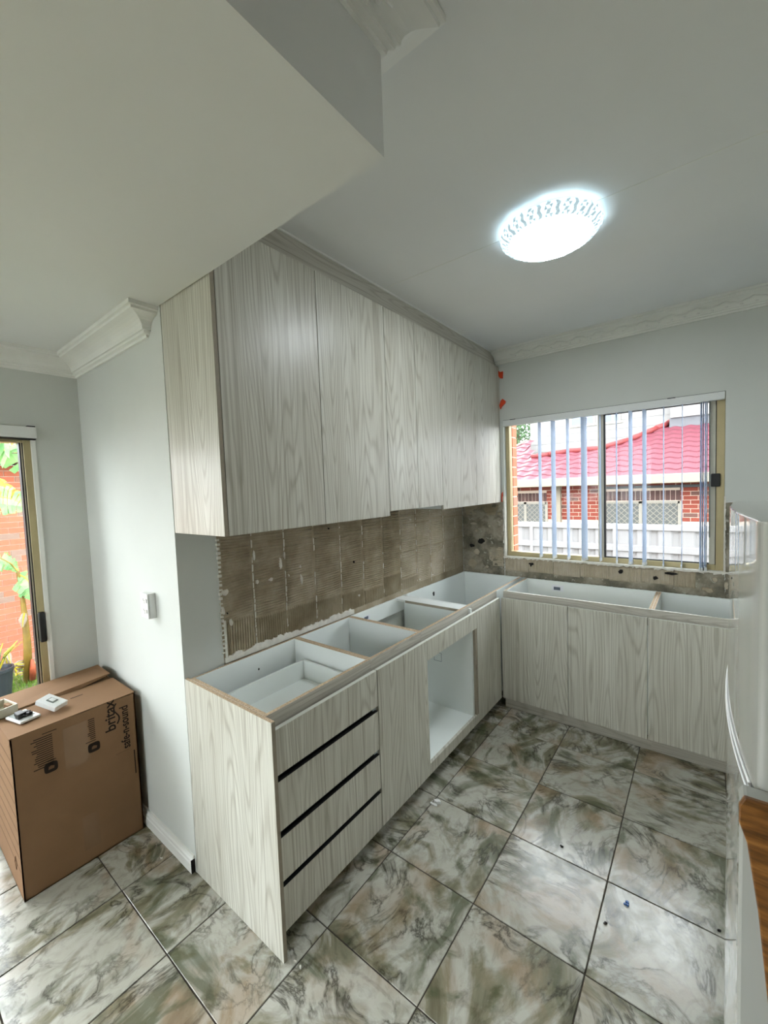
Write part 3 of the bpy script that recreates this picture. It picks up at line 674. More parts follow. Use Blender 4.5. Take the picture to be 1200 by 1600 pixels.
o = mb.build('crystal_rim', 'crystal', lp, fixn=False); o.data.materials.append(M['crystal2'])
for p in o.data.polygons: p.material_index = 1 if p.index % 5 in (1, 2) else 0  # some facets dimmed: crystal sparkle painted as two glow levels
MB().lathe([(.176, -.018), (.204, -.020), (.204, -.024), (.176, -.024)], 64, (lc[0], lc[1], HC)).build('rim_backlight', 'halo', lp)

# ================================================================== refrigerator
fy0, fy1 = -.077, .523; fyc = (fy0 + fy1) / 2
def fx(y): return 1.806 + .020 * ((y - fyc) / .3) ** 2
fg = thing('refrigerator', 'glossy white two-door refrigerator with wood grain handle at right edge', 'refrigerator', (2.15, fyc, 0))
B('body', 'fridge', fg, 1.90, XR - .06, fy0 + .006, fy1 - .006, .03, 1.60, .008)
def fdoor(name, z0, z1):
    n = 24; pts = []
    for k in range(n + 1):
        y = fy0 + (fy1 - fy0) * k / n; pts.append((fx(y), y))
    r_ = .012; near = [(fx(fy0) + r_ * (1 - math.cos(a)) + .002, fy0 + r_ * (1 - math.sin(a)) - .0) for a in (0.3, .7, 1.1, 1.5)]
    poly = [p for p in pts if fy0 + r_ < p[1] < fy1 - r_]
    poly = [(1.885, fy0), (fx(fy0) + r_, fy0), (fx(fy0) + r_ * .45, fy0 + r_ * .12), (fx(fy0) + r_ * .12, fy0 + r_ * .45)] + poly + [(fx(fy1) + r_ * .12, fy1 - r_ * .45), (fx(fy1) + r_ * .45, fy1 - r_ * .12), (fx(fy1) + r_, fy1), (1.885, fy1)]
    o = MB().prism(poly, 'z', z0, z1).build(name, 'fridge', fg, bevel=.004, smooth=False)
    for p in o.data.polygons: p.use_smooth = abs(p.normal.z) < .5
    m_ = o.modifiers.new('wn', 'WEIGHTED_NORMAL'); m_.keep_sharp = True
    return o
ud = fdoor('upper_door', 1.218, 1.605); ld = fdoor('lower_door', .06, 1.205)
MB().prism([(1.825, fy0 + .012), (1.885, fy0 + .012), (1.885, fy1 - .012), (1.825, fy1 - .012), (1.812, fyc)], 'z', 1.203, 1.22).build('door_gap_seal', 'seal', fg)
B('door_seal', 'seal', fg, 1.885, 1.90, fy0 + .012, fy1 - .012, .07, 1.60)
# bright trim line along the joint of the two doors
for zz, hh in ((1.2185, .004), (1.2005, .004)):
    mb = MB(); pts = [(fx(fy0 + .03 + (fy1 - fy0 - .06) * k / 16) - .0015, fy0 + .03 + (fy1 - fy0 - .06) * k / 16, zz) for k in range(17)]
    mb.tube(pts, .0022, 6).build('joint_trim', 'plastic', fg, smooth=True)
hn = MB().prism([(1.8065, 1.222), (1.811, 1.231), (1.86, 1.231), (1.86, .42), (1.8065, .42)], 'y', fy0 - .034, fy0 + .001).build('door_handle', 'fridge', ld, bevel=.004)
MB().prism([(1.806, 1.220), (1.8115, 1.2325), (1.8615, 1.2325), (1.8615, .70), (1.850, .82), (1.838, .955), (1.827, 1.077), (1.8145, 1.170), (1.806, 1.195)], 'y', fy0 - .037, fy0 - .028).build('wood_grip', 'hwood', hn, bevel=.002)
for sx in (1.96, 2.4):
    for sy in (fy0 + .06, fy1 - .06): MB().lathe([(.02, 0), (.02, .03), (.015, .034)], 12, (sx, sy, 0)).build('foot', 'seal', fg)

# ================================================================== wall socket
so = thing('power_outlet', 'white double power outlet on the partition wall above the carton', 'power outlet', (-.262, 0, 1.17))
B('mounting_block', 'plastic', so, -.300, -.224, -.028, 0, 1.113, 1.229, .002)
fp = B('face_plate', 'plastic', so, -.300, -.224, -.036, -.029, 1.113, 1.229, .003)
for zz in (1.195, 1.148):
    MB().prism([(-.272, zz + .008), (-.269, zz + .010), (-.262, zz - .001), (-.265, zz - .003)], 'y', -.0366, -.0355).build('socket_slot', 'gplastic', fp)
    MB().prism([(-.250, zz + .010), (-.247, zz + .008), (-.254, zz - .003), (-.257, zz - .001)], 'y', -.0366, -.0355).build('socket_slot', 'gplastic', fp)
    B('socket_slot', 'gplastic', fp, -.2615, -.2585, -.0366, -.0355, zz - .014, zz - .005)
    B('rocker_switch', 'plastic', fp, -.244, -.232, -.040, -.0355, zz - .008, zz + .010, .001)

# ================================================================== carton and what lies on it
bx0, bx1, by0, by1, bz = -.985, -.463, -.497, -.032, .70
bxo = thing('cardboard_carton', 'large brown cardboard carton standing on the tiles by the glass door', 'carton', (-.72, -.26, 0))
cm = MB(); t = .005
cm.box(bx0, bx1, by0, by1, 0, t).box(bx0, bx0 + t, by0, by1, 0, bz).box(bx1 - t, bx1, by0, by1, 0, bz).box(bx0, bx1, by0, by0 + t, 0, bz).box(bx0, bx1, by1 - t, by1, 0, bz)
cm.build('carton_walls', 'card', bxo)
xm = -.742
B('inner_flap', 'cardin', bxo, bx0 + t, bx1 - t, by0 + t, by0 + .20, bz - .004, bz - .001); B('inner_flap', 'cardin', bxo, bx0 + t, bx1 - t, by1 - .20, by1 - t, bz - .006, bz - .003)
def flap(pts, mat='card', name='top_flap'):
    mb = MB(); n = len(pts); mb.v = [tuple(p) for p in pts] + [(p[0], p[1], p[2] + .004) for p in pts]; mb.f = [tuple(range(n - 1, -1, -1)), tuple(range(n, 2 * n))] + [(k, (k + 1) % n, n + (k + 1) % n, n + k) for k in range(n)]
    return mb.build(name, mat, bxo)
flap([(bx1, by0 - .004, bz), (bx1, by1 + .002, bz + .004), (xm + .006, by1, bz + .006), (xm + .004, -.18, bz + .003), (xm + .002, by0 - .004, bz)])
flap([(bx0, by0 - .004, bz), (xm - .002, by0 - .004, bz + .001), (xm, -.18, bz + .003), (xm - .006, by1 - .008, bz + .030), (bx0 + .03, by1, bz + .024), (bx0, by1 - .03, bz + .012)])
B('dark_slit', 'dark', bxo, xm - .006, xm + .01, -.16, by1 - .006, bz - .001, bz + .0025)
flap([(bx0, by0 - .005, bz - .03), (bx1, by0 - .005, bz - .03), (bx1, by0 - .001, bz), (bx0, by0 - .001, bz)], 'card', 'side_lip')
B('tape_strip', 'tape', bxo, bx1 - .0002, bx1 + .0005, -.325, -.235, .47, .66)
B('tape_strip', 'tape', bxo, bx1 - .0002, bx1 + .0005, -.28, -.215, .06, .22)
def text_on(body, size, T, mat, parent, name='printed_text', extr=.0003):
    cu = bpy.data.curves.new(name, 'FONT'); cu.body = body; cu.size = size; cu.extrude = extr; cu.offset = size * .016
    to = bpy.data.objects.new(name, cu); COL.objects.link(to); dg = bpy.context.evaluated_depsgraph_get(); me = bpy.data.meshes.new_from_object(to.evaluated_get(dg))
    bpy.data.objects.remove(to, do_unlink=True); me.transform(Matrix.Translation(-wloc(parent)) @ T); me.materials.clear(); me.materials.append(M[mat])
    o = bpy.data.objects.new(name, me); COL.objects.link(o); o.parent = parent; return o
def boxT(y, z, sx=1.0, sy=1.0):      # text reading upwards on the +x face
    R = Matrix(((0, 0, 1, 0), (0, -1, 0, 0), (1, 0, 0, 0), (0, 0, 0, 1)))
    return Matrix.Translation((bx1 + .0006, y, z)) @ R @ Matrix.Diagonal((sx, sy, 1, 1))
# local x -> +z (reading up), local y -> -y (letter tops point to the left edge)
def boxT2(y, z, sx=1.0, sy=1.0):
    R = Matrix(((0, 0, 1, 0), (0, -1, 0, 0), (1, 0, 0, 0), (0, 0, 0, 1)))
    return Matrix.Translation((bx1 + .0006, y, z)) @ R @ Matrix.Diagonal((sx, sy, 1, 1))
text_on('britax', .062, boxT(-.122, .560), 'ink', bxo)
text_on('safe-n-sound', .052, boxT(-.066, .445, .80, 1.0), 'ink', bxo)
mb = MB(); pts = [(bx1 + .0008, -.114 + .010 * math.sin((k / 14) * 2 * math.pi), .585 + .10 * k / 14) for k in range(15)]; mb.tube(pts, .0032, 6).build('printed_swoosh', 'ink', bxo)
def lines(y0, y1, z0, z1, n, mat='ink', vert=True, seed=1):
    r = random.Random(seed); mb = MB()
    for k in range(n):
        y = y0 + (y1 - y0) * (k + .5) / n; hw = abs(y1 - y0) / n * .22
        mb.box(bx1 - .0002, bx1 + .0006, y - hw, y + hw, z0, z1 - r.uniform(0, .25) * (z1 - z0))
    return mb.build('printed_lines', mat, bxo)
def hl(y0, y1, z0, z1, n, seed, mat='ink'):
    r = random.Random(seed); mb = MB()
    for k in range(n):
        z = z0 + (z1 - z0) * (k + .5) / n; hh = (z1 - z0) / n * .2
        mb.box(bx1 - .0002, bx1 + .0006, y0 + r.uniform(0, .3) * (y1 - y0), y1, z - hh, z + hh)
    return mb.build('printed_lines', mat, bxo)
hl(-.435, -.362, .525, .665, 15, 1); hl(-.235, -.205, .560, .660, 11, 2)
B('printed_lines', 'ink', bxo, bx1 - .0002, bx1 + .0006, -.395, -.345, .672, .675); B('printed_lines', 'ink', bxo, bx1 - .0002, bx1 + .0006, -.385, -.355, .545, .548); B('printed_lines', 'ink', bxo, bx1 - .0002, bx1 + .0006, -.245, -.205, .552, .555)
for (yy, zz) in ((-.374, .517), (-.214, .522)):
    ic = MB().prism([(yy + .024 * math.copysign(abs(math.cos(a)) ** .5, math.cos(a)), zz + .022 * math.copysign(abs(math.sin(a)) ** .5, math.sin(a))) for a in [2 * math.pi * k / 24 for k in range(24)]], 'x', bx1 - .0002, bx1 + .0006).build('printed_icon', 'ink', bxo)
    MB().prism([(yy - .010, zz - .008), (yy + .010, zz - .008), (yy + .012, zz + .002), (yy, zz + .008), (yy - .008, zz + .004)], 'x', bx1 + .0004, bx1 + .0008).build('icon_mark', 'inkgrey', ic)
B('printed_lines', 'ink', bxo, bx1 - .0002, bx1 + .0006, -.052, -.047, .30, .42)
B('printed_lines', 'inkgrey', bxo, bx1 - .0002, bx1 + .0006, -.13, -.07, .436, .438)
mb = MB()
for k in range(9): mb.prism([(bx1 - .42, .62 - k * .06), (bx1 - .02, .60 - k * .06), (bx1 - .02, .604 - k * .06), (bx1 - .42, .624 - k * .06)], 'y', by0 - .0006, by0 + .0005)
mb.build('printed_lines', 'inkgrey', bxo)
B('printed_lines', 'ink', bxo, -.80, -.796, -.33, -.13, bz + .0052, bz + .0058); B('printed_lines', 'ink', bxo, -.66, -.655, -.24, -.19, bz + .005, bz + .0072)
B('printed_lines', 'ink', bxo, -.72, -.60, -.302, -.299, bz + .003, bz + .0056); 
mb = MB().tube([(bx1 - .12, by0 - .0006, .12), (bx1 - .10, by0 - .0006, .15), (bx1 - .08, by0 - .0006, .12), (bx1 - .10, by0 - .0006, .09), (bx1 - .12, by0 - .0006, .12)], .0015, 5).build('printed_icon', 'inkgrey', bxo)
TZ = bz + .009
def rotT(x, y, z, rz, rx=0, ry=0): return Matrix.Translation((x, y, z)) @ Matrix.Rotation(math.radians(rz), 4, 'Z') @ Matrix.Rotation(math.radians(ry), 4, 'Y') @ Matrix.Rotation(math.radians(rx), 4, 'X')
p = atZ(36, 1118, TZ + .01)
s1 = thing('switch_plate', 'upturned white switch plate with black wiring mechanism on the carton', 'switch plate', (p.x, p.y, TZ))
T = rotT(p.x, p.y, TZ, 14); MB().box(-.060, .060, -.038, .038, 0, .010, T).build('plate', 'plastic', s1, bevel=.002)
MB().box(-.05, .03, -.03, .03, .010, .012, T).build('recess', 'gplastic', s1)
mb = MB()
for (a, b, c, d, e) in ((-.025, .02, -.022, .004, .030), (-.010, .035, -.002, .022, .026), (.0, .03, -.03, -.012, .034)): mb.box(a, b, c, d, .012, e, T)
mb.build('mechanism', 'black', s1, bevel=.003)
mb = MB().tube([tuple(T @ Vector(q)) for q in ((.02, .0, .03), (.04, .01, .035), (.045, .0, .02), (.035, -.015, .025))], .003, 6).build('wire', 'black', s1)
p = atZ(81, 1101, TZ + .02)
s2 = thing('light_switch', 'white light switch leaning on edge beside the upturned switch plate', 'light switch', (p.x, p.y, TZ))
T = rotT(p.x, p.y, TZ + .029, 32, 0, 18); MB().box(-.050, .050, -.034, .034, -.010, .012, T).build('plate', 'plastic', s2, bevel=.002)
MB().box(-.018, .018, -.014, .014, .012, .0145, T).build('rocker', 'gplastic', s2); MB().box(-.012, .012, -.010, .010, .0145, .017, T).build('rocker_cap', 'plastic', s2, bevel=.001)
p = atZ(6, 1108, TZ + .02)
s3 = thing('mounting_box', 'open cream plastic mounting box at left edge of the carton top', 'mounting box', (p.x, p.y, TZ))
T = rotT(p.x - .01, p.y - .01, TZ, 12); mb = MB(); mb.box(-.06, .06, -.04, .04, 0, .004, T).box(-.06, -.056, -.04, .04, 0, .04, T).box(.056, .06, -.04, .04, 0, .04, T).box(-.06, .06, -.04, -.036, 0, .04, T).box(-.06, .06, .036, .04, 0, .04, T)
mb.build('box_shell', 'alum', s3); MB().box(-.02, .02, -.036, -.02, .004, .032, T).box(-.02, .02, .02, .036, .004, .032, T).build('screw_post', 'cardin', s3)

# ================================================================== small bits
def scrap(name, label, cat, pts, axis, a, b, mat, org):
    return tag(MB().prism(pts, axis, a, b).build(name, mat, origin=org), label, cat)
scrap('tape_scrap', 'upper crumpled orange tape scrap stuck beside the wall cabinets', 'tape', [(.365, 2.625), (.372, 2.590), (.392, 2.560), (.412, 2.556), (.416, 2.612), (.392, 2.610), (.375, 2.628)], 'y', L - .016, L - .0005, 'orange', (.39, L, 2.58))
scrap('tape_scrap', 'lower crumpled orange tape scrap just above the window corner', 'tape', [(.382, 2.335), (.390, 2.302), (.396, 2.318), (.428, 2.345), (.434, 2.362), (.410, 2.385), (.396, 2.372)], 'y', L - .018, L - .0005, 'orange', (.40, L, 2.34))
scrap('tape_scrap', 'tiny orange tape scrap at bottom corner of the last wall cabinet', 'tape', [(.381, 1.515), (.393, 1.515), (.392, 1.60), (.383, 1.585)], 'y', L - .012, L - .0005, 'orange', (.387, L, 1.55))
def crumple(name, label, cat, x, y, s, mat, seed):
    r = random.Random(seed); mb = MB(); n = 7
    for k in range(4):
        a = r.uniform(0, 6.28); c = Vector((x + r.uniform(-.6, .6) * s, y + r.uniform(-.6, .6) * s, .0005))
        pts = [(c.x + s * .7 * math.cos(a + 2 * math.pi * j / n) * r.uniform(.5, 1), c.y + s * .4 * math.sin(a + 2 * math.pi * j / n) * r.uniform(.5, 1)) for j in range(n)]
        mb.prism(pts, 'z', 0.0002, .004 + r.uniform(0, .5) * s)
    return tag(mb.build(name, mat, origin=(x, y, 0)), label, cat)
crumple('plastic_scrap', 'crumpled clear white plastic scrap on floor near the single-door cabinet', 'scrap', .655, .955, .025, 'plastic', 1)
crumple('plastic_chip', 'small blue plastic chip on the brightly lit floor tiles', 'chip', 1.53, .936, .011, 'blue', 2)
for k, (px, py, lab) in enumerate([(1124, 1455, 'tiny black debris crumb beside the refrigerator'), (878, 1324, 'tiny dark crumb near middle of the kitchen floor'), (946, 1443, 'small brown chip below the blue plastic chip')]):
    p = atZ(px, py, 0); crumple('debris_crumb', lab, 'debris', p.x, p.y, .007, 'dark', 20 + k)
for k, (px, py, lab) in enumerate([(462, 1503, 'larger white plaster crumb at foot of the end panel'), (470, 1512, 'smaller white plaster crumb in front of the end panel'), (252, 1342, 'white plaster crumb by the skirting board end')]):
    p = atZ(px, py, 0); crumple('plaster_crumb', lab, 'debris', p.x, p.y, .006, 'plaster', 30 + k)

# ================================================================== outside: ground
GZ = -.87
struct(B('ground', 'soil', None, -30, 30, -30, 40, GZ - .3, GZ), 'garden soil and lawn outside')
struct(B('path', 'paver', None, -1.2, 8, L + .12, 6.6, GZ, GZ + .02), 'concrete side path between house and fence')
struct(B('foundation', 'brickback', None, -W - .1, XR + .1, YB - .1, L + .1, GZ, -.13), 'brick base of the house')
# ---------------------------------------------------------------- garden at the left door
gv = MB(); gr = random.Random(5)
for k in range(9000):
    x = gr.uniform(-6.5, -4.2); y = gr.uniform(-.6, 1.6); hh = gr.uniform(.03, .09); a = gr.uniform(0, 6.28); dx, dy = .006 * math.cos(a), .006 * math.sin(a); lx, ly = gr.uniform(-.03, .03), gr.uniform(-.03, .03)
    i = len(gv.v); gv.v += [(x - dx, y - dy, GZ), (x + dx, y + dy, GZ), (x + lx, y + ly, GZ + hh)]; gv.f.append((i, i + 1, i + 2))
tag(gv.build('lawn', 'grass', origin=(-5.5, .5, GZ), fixn=False), 'bright green lawn outside the glass door', 'grass', kind='stuff')
BW = -6.53
bwall = thing('brick_wall', 'red brick wall of the building behind the banana plant', 'wall', (BW, .7, GZ))
B('mortar', 'mort', bwall, BW - .2, BW - .006, -.12, 1.56, GZ, 2.22)
MB().box(BW - .2, BW, -4, -.12, GZ, 2.22).box(BW - .2, BW, 1.56, 5, GZ, 2.22).build('plain_brickwork', 'brickback', bwall)
me = MB().box(-.05, .004, -.115, .115, -.038, .038).mesh('brick', Vector((0, 0, 0))); me.materials.append(M['brick'])
for k in range(36):
    for j in range(7):
        y = -.12 + .12 + j * .24 + (.12 if k % 2 else 0)
        if y > 1.5: continue
        o = bpy.data.objects.new('brick', me); COL.objects.link(o); o.parent = bwall; o.location = Vector((BW, y, GZ + .04 + k * .086)) - bwall.location
eave = tag(B('eave', 'bark', None, BW - .3, BW + .30, -4, 5, 2.24, 2.42), 'dark timber eave above the brick wall', 'eave')
# banana plant
PX = -5.73
def P2(px, py, X=PX): return atX(px, py, X)
bp_ = thing('banana_plant', 'banana plant with drooping green leaves in front of the brick wall', 'plant', (PX, .54, GZ))
a = P2(43, 1055); a.z = GZ
MB().tube([tuple(a), tuple(P2(43, 1010)), tuple(P2(40, 975)), tuple(P2(36, 940)), tuple(P2(32, 912))], [.052, .046, .038, .03, .022], 10).build('pseudostem', 'stem', bp_, smooth=True)
MB().tube([tuple(P2(51, 1062, PX + .08)), tuple(P2(52, 1045, PX + .08)), tuple(P2(50, 1030, PX + .06))], [.035, .04, .015], 8).build('stem_base', 'stemred', bp_, smooth=True)
MB().tube([tuple(P2(32, 915)), tuple(P2(28, 895)), tuple(P2(18, 882)), tuple(P2(0, 872))], [.026, .02, .015, .01], 7).build('leaf_stalk', 'stem', bp_, smooth=True)
def leaf(parent, mat, spine, widths, up, seed, n=14, split=0.25, name='leaf'):
    r = random.Random(seed); S_ = [Vector(s) for s in spine]
    def at(t):
        q = t * (len(S_) - 1); i = min(int(q), len(S_) - 2); return S_[i].lerp(S_[i + 1], q - i)
    def wd(t):
        q = t * (len(widths) - 1); i = min(int(q), len(widths) - 2); return widths[i] + (widths[i + 1] - widths[i]) * (q - i)
    mb = MB(); up = Vector(up)
    for side in (-1, 1):
        for k in range(n):
            t0, t1 = k / n, (k + (1 - split * r.random())) / n
            a, b = at(t0), at(min(1, t1)); d = (b - a).normalized(); sd = d.cross(up).normalized() * side
            w0, w1 = wd(t0) * r.uniform(.85, 1.05), wd(t1) * r.uniform(.85, 1.05); sag = Vector((0, 0, -1)) * r.uniform(.1, .4)
            lead = d * r.uniform(.05, .2) * w0
            m0, m1 = a + sd * w0 * .55 + up * w0 * .12, b + sd * w1 * .55 + up * w1 * .12
            e0, e1 = a + sd * w0 + sag * w0 * .5 + lead, b + sd * w1 + sag * w1 * .5 + lead
            i = len(mb.v); mb.v += [tuple(v) for v in (a, b, m1, m0, e1, e0)]; mb.f += [(i, i + 1, i + 2, i + 3), (i + 3, i + 2, i + 4, i + 5)]
    o = mb.build(name, mat, parent, fixn=False); sol = o.modifiers.new('thickness', 'SOLIDIFY'); sol.thickness = .003
    MB().tube([tuple(at(k / 8)) for k in range(9)], [.012 - .001 * k for k in range(9)], 6).build('midrib', 'leafy', o)
    return o
leaf(bp_, 'leaf', [P2(30, 898), P2(40, 903), P2(52, 918, PX + .1), P2(58, 942, PX + .15)], [.06, .18, .17, .03], (.55, -.35, .6), 1, split=.12)
leaf(bp_, 'leaf', [P2(28, 893), P2(16, 880), P2(0, 872), P2(-25, 880)], [.03, .14, .2, .1], (.6, .2, .7), 2, split=.15)
leaf(bp_, 'leaf', [P2(-40, 778, PX + .2), P2(-10, 775, PX + .2), P2(20, 780, PX + .2), P2(48, 795, PX + .2)], [.12, .26, .24, .02], (.75, .1, .55), 3, split=.2)
leaf(bp_, 'leafy', [P2(-40, 745, PX + .1), P2(-8, 757, PX + .1), P2(20, 772, PX + .1), P2(46, 796, PX + .1)], [.15, .2, .12, .01], (.7, .3, .5), 4, split=.1)
leaf(bp_, 'leaf', [P2(-20, 660, PX + .3), P2(20, 672, PX + .3), P2(45, 700, PX + .3), P2(60, 750, PX + .3)], [.25, .42, .40, .12], (.6, -.2, .7), 5, n=11, split=.5)
leaf(bp_, 'leafy', [P2(-40, 690, PX), P2(0, 684, PX), P2(30, 690, PX), P2(50, 705, PX)], [.15, .25, .2, .05], (.7, 0, .7), 6, n=12, split=.4)
leaf(bp_, 'leafdry', [P2(38, 958, PX + .09), P2(36, 968, PX + .09), P2(35, 980, PX + .09)], [.03, .05, .01], (1, 0, .1), 7, n=4, split=.1, name='dry_sheath')
dl = thing('dry_leaf_litter', 'pile of pale dry leaves at foot of the banana plant', 'dry leaves', (PX, .4, GZ)); rr = random.Random(9)
for k in range(14):
    c = P2(rr.uniform(12, 38), rr.uniform(1035, 1058)); d = Vector((rr.uniform(-.1, .1), rr.uniform(-.25, .25), rr.uniform(-.05, .25)))
    c.z = max(c.z, GZ + .05); leaf(dl, 'leafdry', [c, c + d * .5, c + d], [.01, .035, .005], (1, 0, .3), 40 + k, n=4, split=.1)
pt = thing('potted_plant', 'dark garden pot with a spiky green plant by the brick wall', 'plant', (PX + .3, .24, GZ))
c = P2(-2, 1060, PX + .3)
MB().lathe([(.11, GZ), (.15, GZ + .36), (.16, GZ + .36), (.16, GZ + .40), (.14, GZ + .40), (.13, GZ + .36)], 20, (c.x, c.y, 0)).build('pot', 'pot', pt)
for k in range(9):
    a = 6.28 * k / 9; b = Vector((c.x, c.y, GZ + .36)); leaf(pt, 'treeleaf', [b, b + Vector((.08 * math.cos(a), .10 * math.sin(a), .2)), b + Vector((.14 * math.cos(a), .26 * math.sin(a), .32))], [.012, .02, .003], (math.cos(a), math.sin(a), .4), 60 + k, n=4, split=.05)

# ---------------------------------------------------------------- neighbour behind the kitchen window
FY = 6.70
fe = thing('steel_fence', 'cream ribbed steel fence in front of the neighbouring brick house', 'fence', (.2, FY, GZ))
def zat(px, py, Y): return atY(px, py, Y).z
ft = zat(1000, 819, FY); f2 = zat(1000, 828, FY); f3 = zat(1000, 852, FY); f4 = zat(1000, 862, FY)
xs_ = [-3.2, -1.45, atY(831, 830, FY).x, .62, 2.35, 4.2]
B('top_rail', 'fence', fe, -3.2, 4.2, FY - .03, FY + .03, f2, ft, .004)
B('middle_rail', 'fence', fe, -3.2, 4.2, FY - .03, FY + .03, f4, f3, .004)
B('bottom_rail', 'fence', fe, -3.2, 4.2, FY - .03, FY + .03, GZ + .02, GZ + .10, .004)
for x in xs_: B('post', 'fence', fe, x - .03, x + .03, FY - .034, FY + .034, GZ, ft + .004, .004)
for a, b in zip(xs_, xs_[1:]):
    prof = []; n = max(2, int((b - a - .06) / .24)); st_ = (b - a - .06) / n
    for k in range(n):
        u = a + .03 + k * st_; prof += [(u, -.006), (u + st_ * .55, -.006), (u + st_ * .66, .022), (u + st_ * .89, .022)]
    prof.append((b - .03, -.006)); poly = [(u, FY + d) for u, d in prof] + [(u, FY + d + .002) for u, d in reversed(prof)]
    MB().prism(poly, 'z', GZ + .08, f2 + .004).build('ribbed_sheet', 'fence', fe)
HY = 9.27
hs = thing('brick_house', 'neighbouring red brick house with red tiled roof and white upper storey', 'house', (0, HY, GZ))
ztop = zat(1000, 757, HY); zwin = zat(1000, 783, HY); zsol = zat(1000, 766, HY)
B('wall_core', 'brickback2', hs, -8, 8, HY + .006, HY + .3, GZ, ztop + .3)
wins = [(atY(945, 790, HY).x, atY(1062, 790, HY).x), (atY(790, 790, HY).x, atY(854, 790, HY).x)]
me = MB().box(-.115, .115, -.004, .04, -.038, .038).mesh('brick', Vector((0, 0, 0))); me.materials.append(M['brick2'])
mso = MB().box(-.038, .038, -.006, .04, -.1, .1).mesh('brick', Vector((0, 0, 0))); mso.materials.append(M['brickd'])
B('mortar', 'mort', hs, -3.0, 3.2, HY + .001, HY + .02, ztop - .95, ztop + .1)
z = ztop - .72; row = 0
while z < ztop + .08:
    x = -2.9 + (.12 if row % 2 else 0)
    while x < 3.1:
        e0, e1 = x - .115, x + .115
        if z < zsol + .02:
            for a, b in wins:
                if e0 >= a - .01 and e1 <= b + .01: e1 = e0
                elif e0 < a < e1: e1 = a - .005
                elif e0 < b < e1: e0 = b + .005
        if e1 - e0 > .03:
            o = bpy.data.objects.new('brick', me); COL.objects.link(o); o.parent = hs; o.location = Vector(((e0 + e1) / 2, HY, z)) - hs.location; o.scale.x = (e1 - e0) / .23
        x += .24
    z += .086; row += 1
for a, b in wins:
    x = a + .02
    while x < b - .02:
        o = bpy.data.objects.new('brick', mso); COL.objects.link(o); o.parent = hs; o.location = Vector((x, HY, (zsol + zwin) / 2)) - hs.location; x += .086
    wn = B('window', 'screen', hs, a, b, HY + .0, HY + .006, zwin - 1.2, zwin)
    nb = 2; ww = (b - a)
    for q in range(nb + 1): B('window_frame', 'lattice', wn, a + ww * q / nb - .03, a + ww * q / nb + .03, HY - .02, HY + .02, zwin - 1.2, zwin)
    B('window_frame', 'lattice', wn, a, b, HY - .02, HY + .02, zwin - .05, zwin)
    lt = MB(); sp = .115; hgt = .75; z0 = zwin - .05 - hgt
    k = -int(hgt / sp) - 1
    while k * sp < ww:
        for sg in (1, -1):
            xa = a + k * sp; p0, p1 = (xa, z0), (xa + hgt, z0 + hgt)
            if sg < 0: p0, p1 = (xa, z0 + hgt), (xa + hgt, z0)
            t0 = max(0, (a - p0[0]) / hgt); t1 = min(1, (b - p0[0]) / hgt)
            if t1 - t0 > .03:
                q0 = (p0[0] + hgt * t0, p0[1] + (p1[1] - p0[1]) * t0); q1 = (p0[0] + hgt * t1, p0[1] + (p1[1] - p0[1]) * t1); e = .009
                lt.prism([(q0[0], q0[1] - e), (q1[0], q1[1] - e), (q1[0], q1[1] + e), (q0[0], q0[1] + e)], 'y', HY - .012, HY - .004)
        k += 1
    tag(lt.build('diamond_lattice', 'lattice', wn), kind='stuff')
gut = B('gutter', 'cream', hs, -8, 8, HY - .52, HY - .40, zat(1000, 756, HY - .5), zat(1000, 742, HY - .5), .01)
B('eave_soffit', 'cream', hs, -8, 8, HY - .42, HY + .02, zat(1000, 756, HY - .5) + .01, zat(1000, 756, HY - .5) + .03)
B('downpipe', 'cream', hs, atY(874, 790, HY).x - .05, atY(874, 790, HY).x + .05, HY - .1, HY, GZ, zat(1000, 756, HY - .5) + .02, .01)
B('pipe_rail', 'flash', hs, atY(944, 762, HY).x, 4, HY - .05, HY - .02, zat(1000, 763, HY), zat(1000, 759, HY))
# tiled roof
RY0 = HY - .46; RZ0 = zat(1000, 744, HY - .46); SL = .414; sl_l = math.hypot(1, SL)
roof = tag(MB().prism([(-3.4, RY0), (4.2, RY0), (4.2, RY0 + 3.1), (1.05, RY0 + 3.0), (-3.4, RY0 + .9)], 'z', 0, .01).build('roof_deck', 'rooft', hs))
for v in roof.data.vertices:
    wy = v.co.y + HY; v.co.z = v.co.z * 1 + RZ0 + SL * (wy - RY0) - .06 
    v.co.z -= 0
tw, tl = .30, .315; tmb = MB(); NT = 8
for j, (yy, dz) in enumerate(((-.01, .0), (tl + .02, -.022))):
    for i in range(NT + 1):
        u = -tw / 2 + tw * i / NT; hz = .030 * (.5 + .5 * math.cos(2 * math.pi * (i / NT - .4))) + dz; tmb.v.append((u, yy, hz + SL * yy))
for i in range(NT + 1):
    u = -tw / 2 + tw * i / NT; hz = .030 * (.5 + .5 * math.cos(2 * math.pi * (i / NT - .4))) - .026; tmb.v.append((u, -.01, hz - SL * .01))
for i in range(NT): tmb.f += [(i, i + 1, NT + 2 + i, NT + 1 + i), (2 * NT + 2 + i, 2 * NT + 3 + i, i + 1, i)]
tme2 = tmb.mesh('roof_tile', Vector((0, 0, 0))); tme2.materials.append(M['rooft'])
bound = [(780, 712), (797, 702), (823, 688), (829, 690), (830, 716), (885, 707), (940, 702), (985, 688), (1045, 663), (1058, 648), (1118, 643), (1300, 640)]
def on_roof(px, py):
    r_ = ray(px, py); t_ = (RZ0 - CAM.z - SL * (RY0 - CAM.y)) / (r_.z - SL * r_.y); return CAM + r_ * t_
bpts = [on_roof(*q) for q in bound]
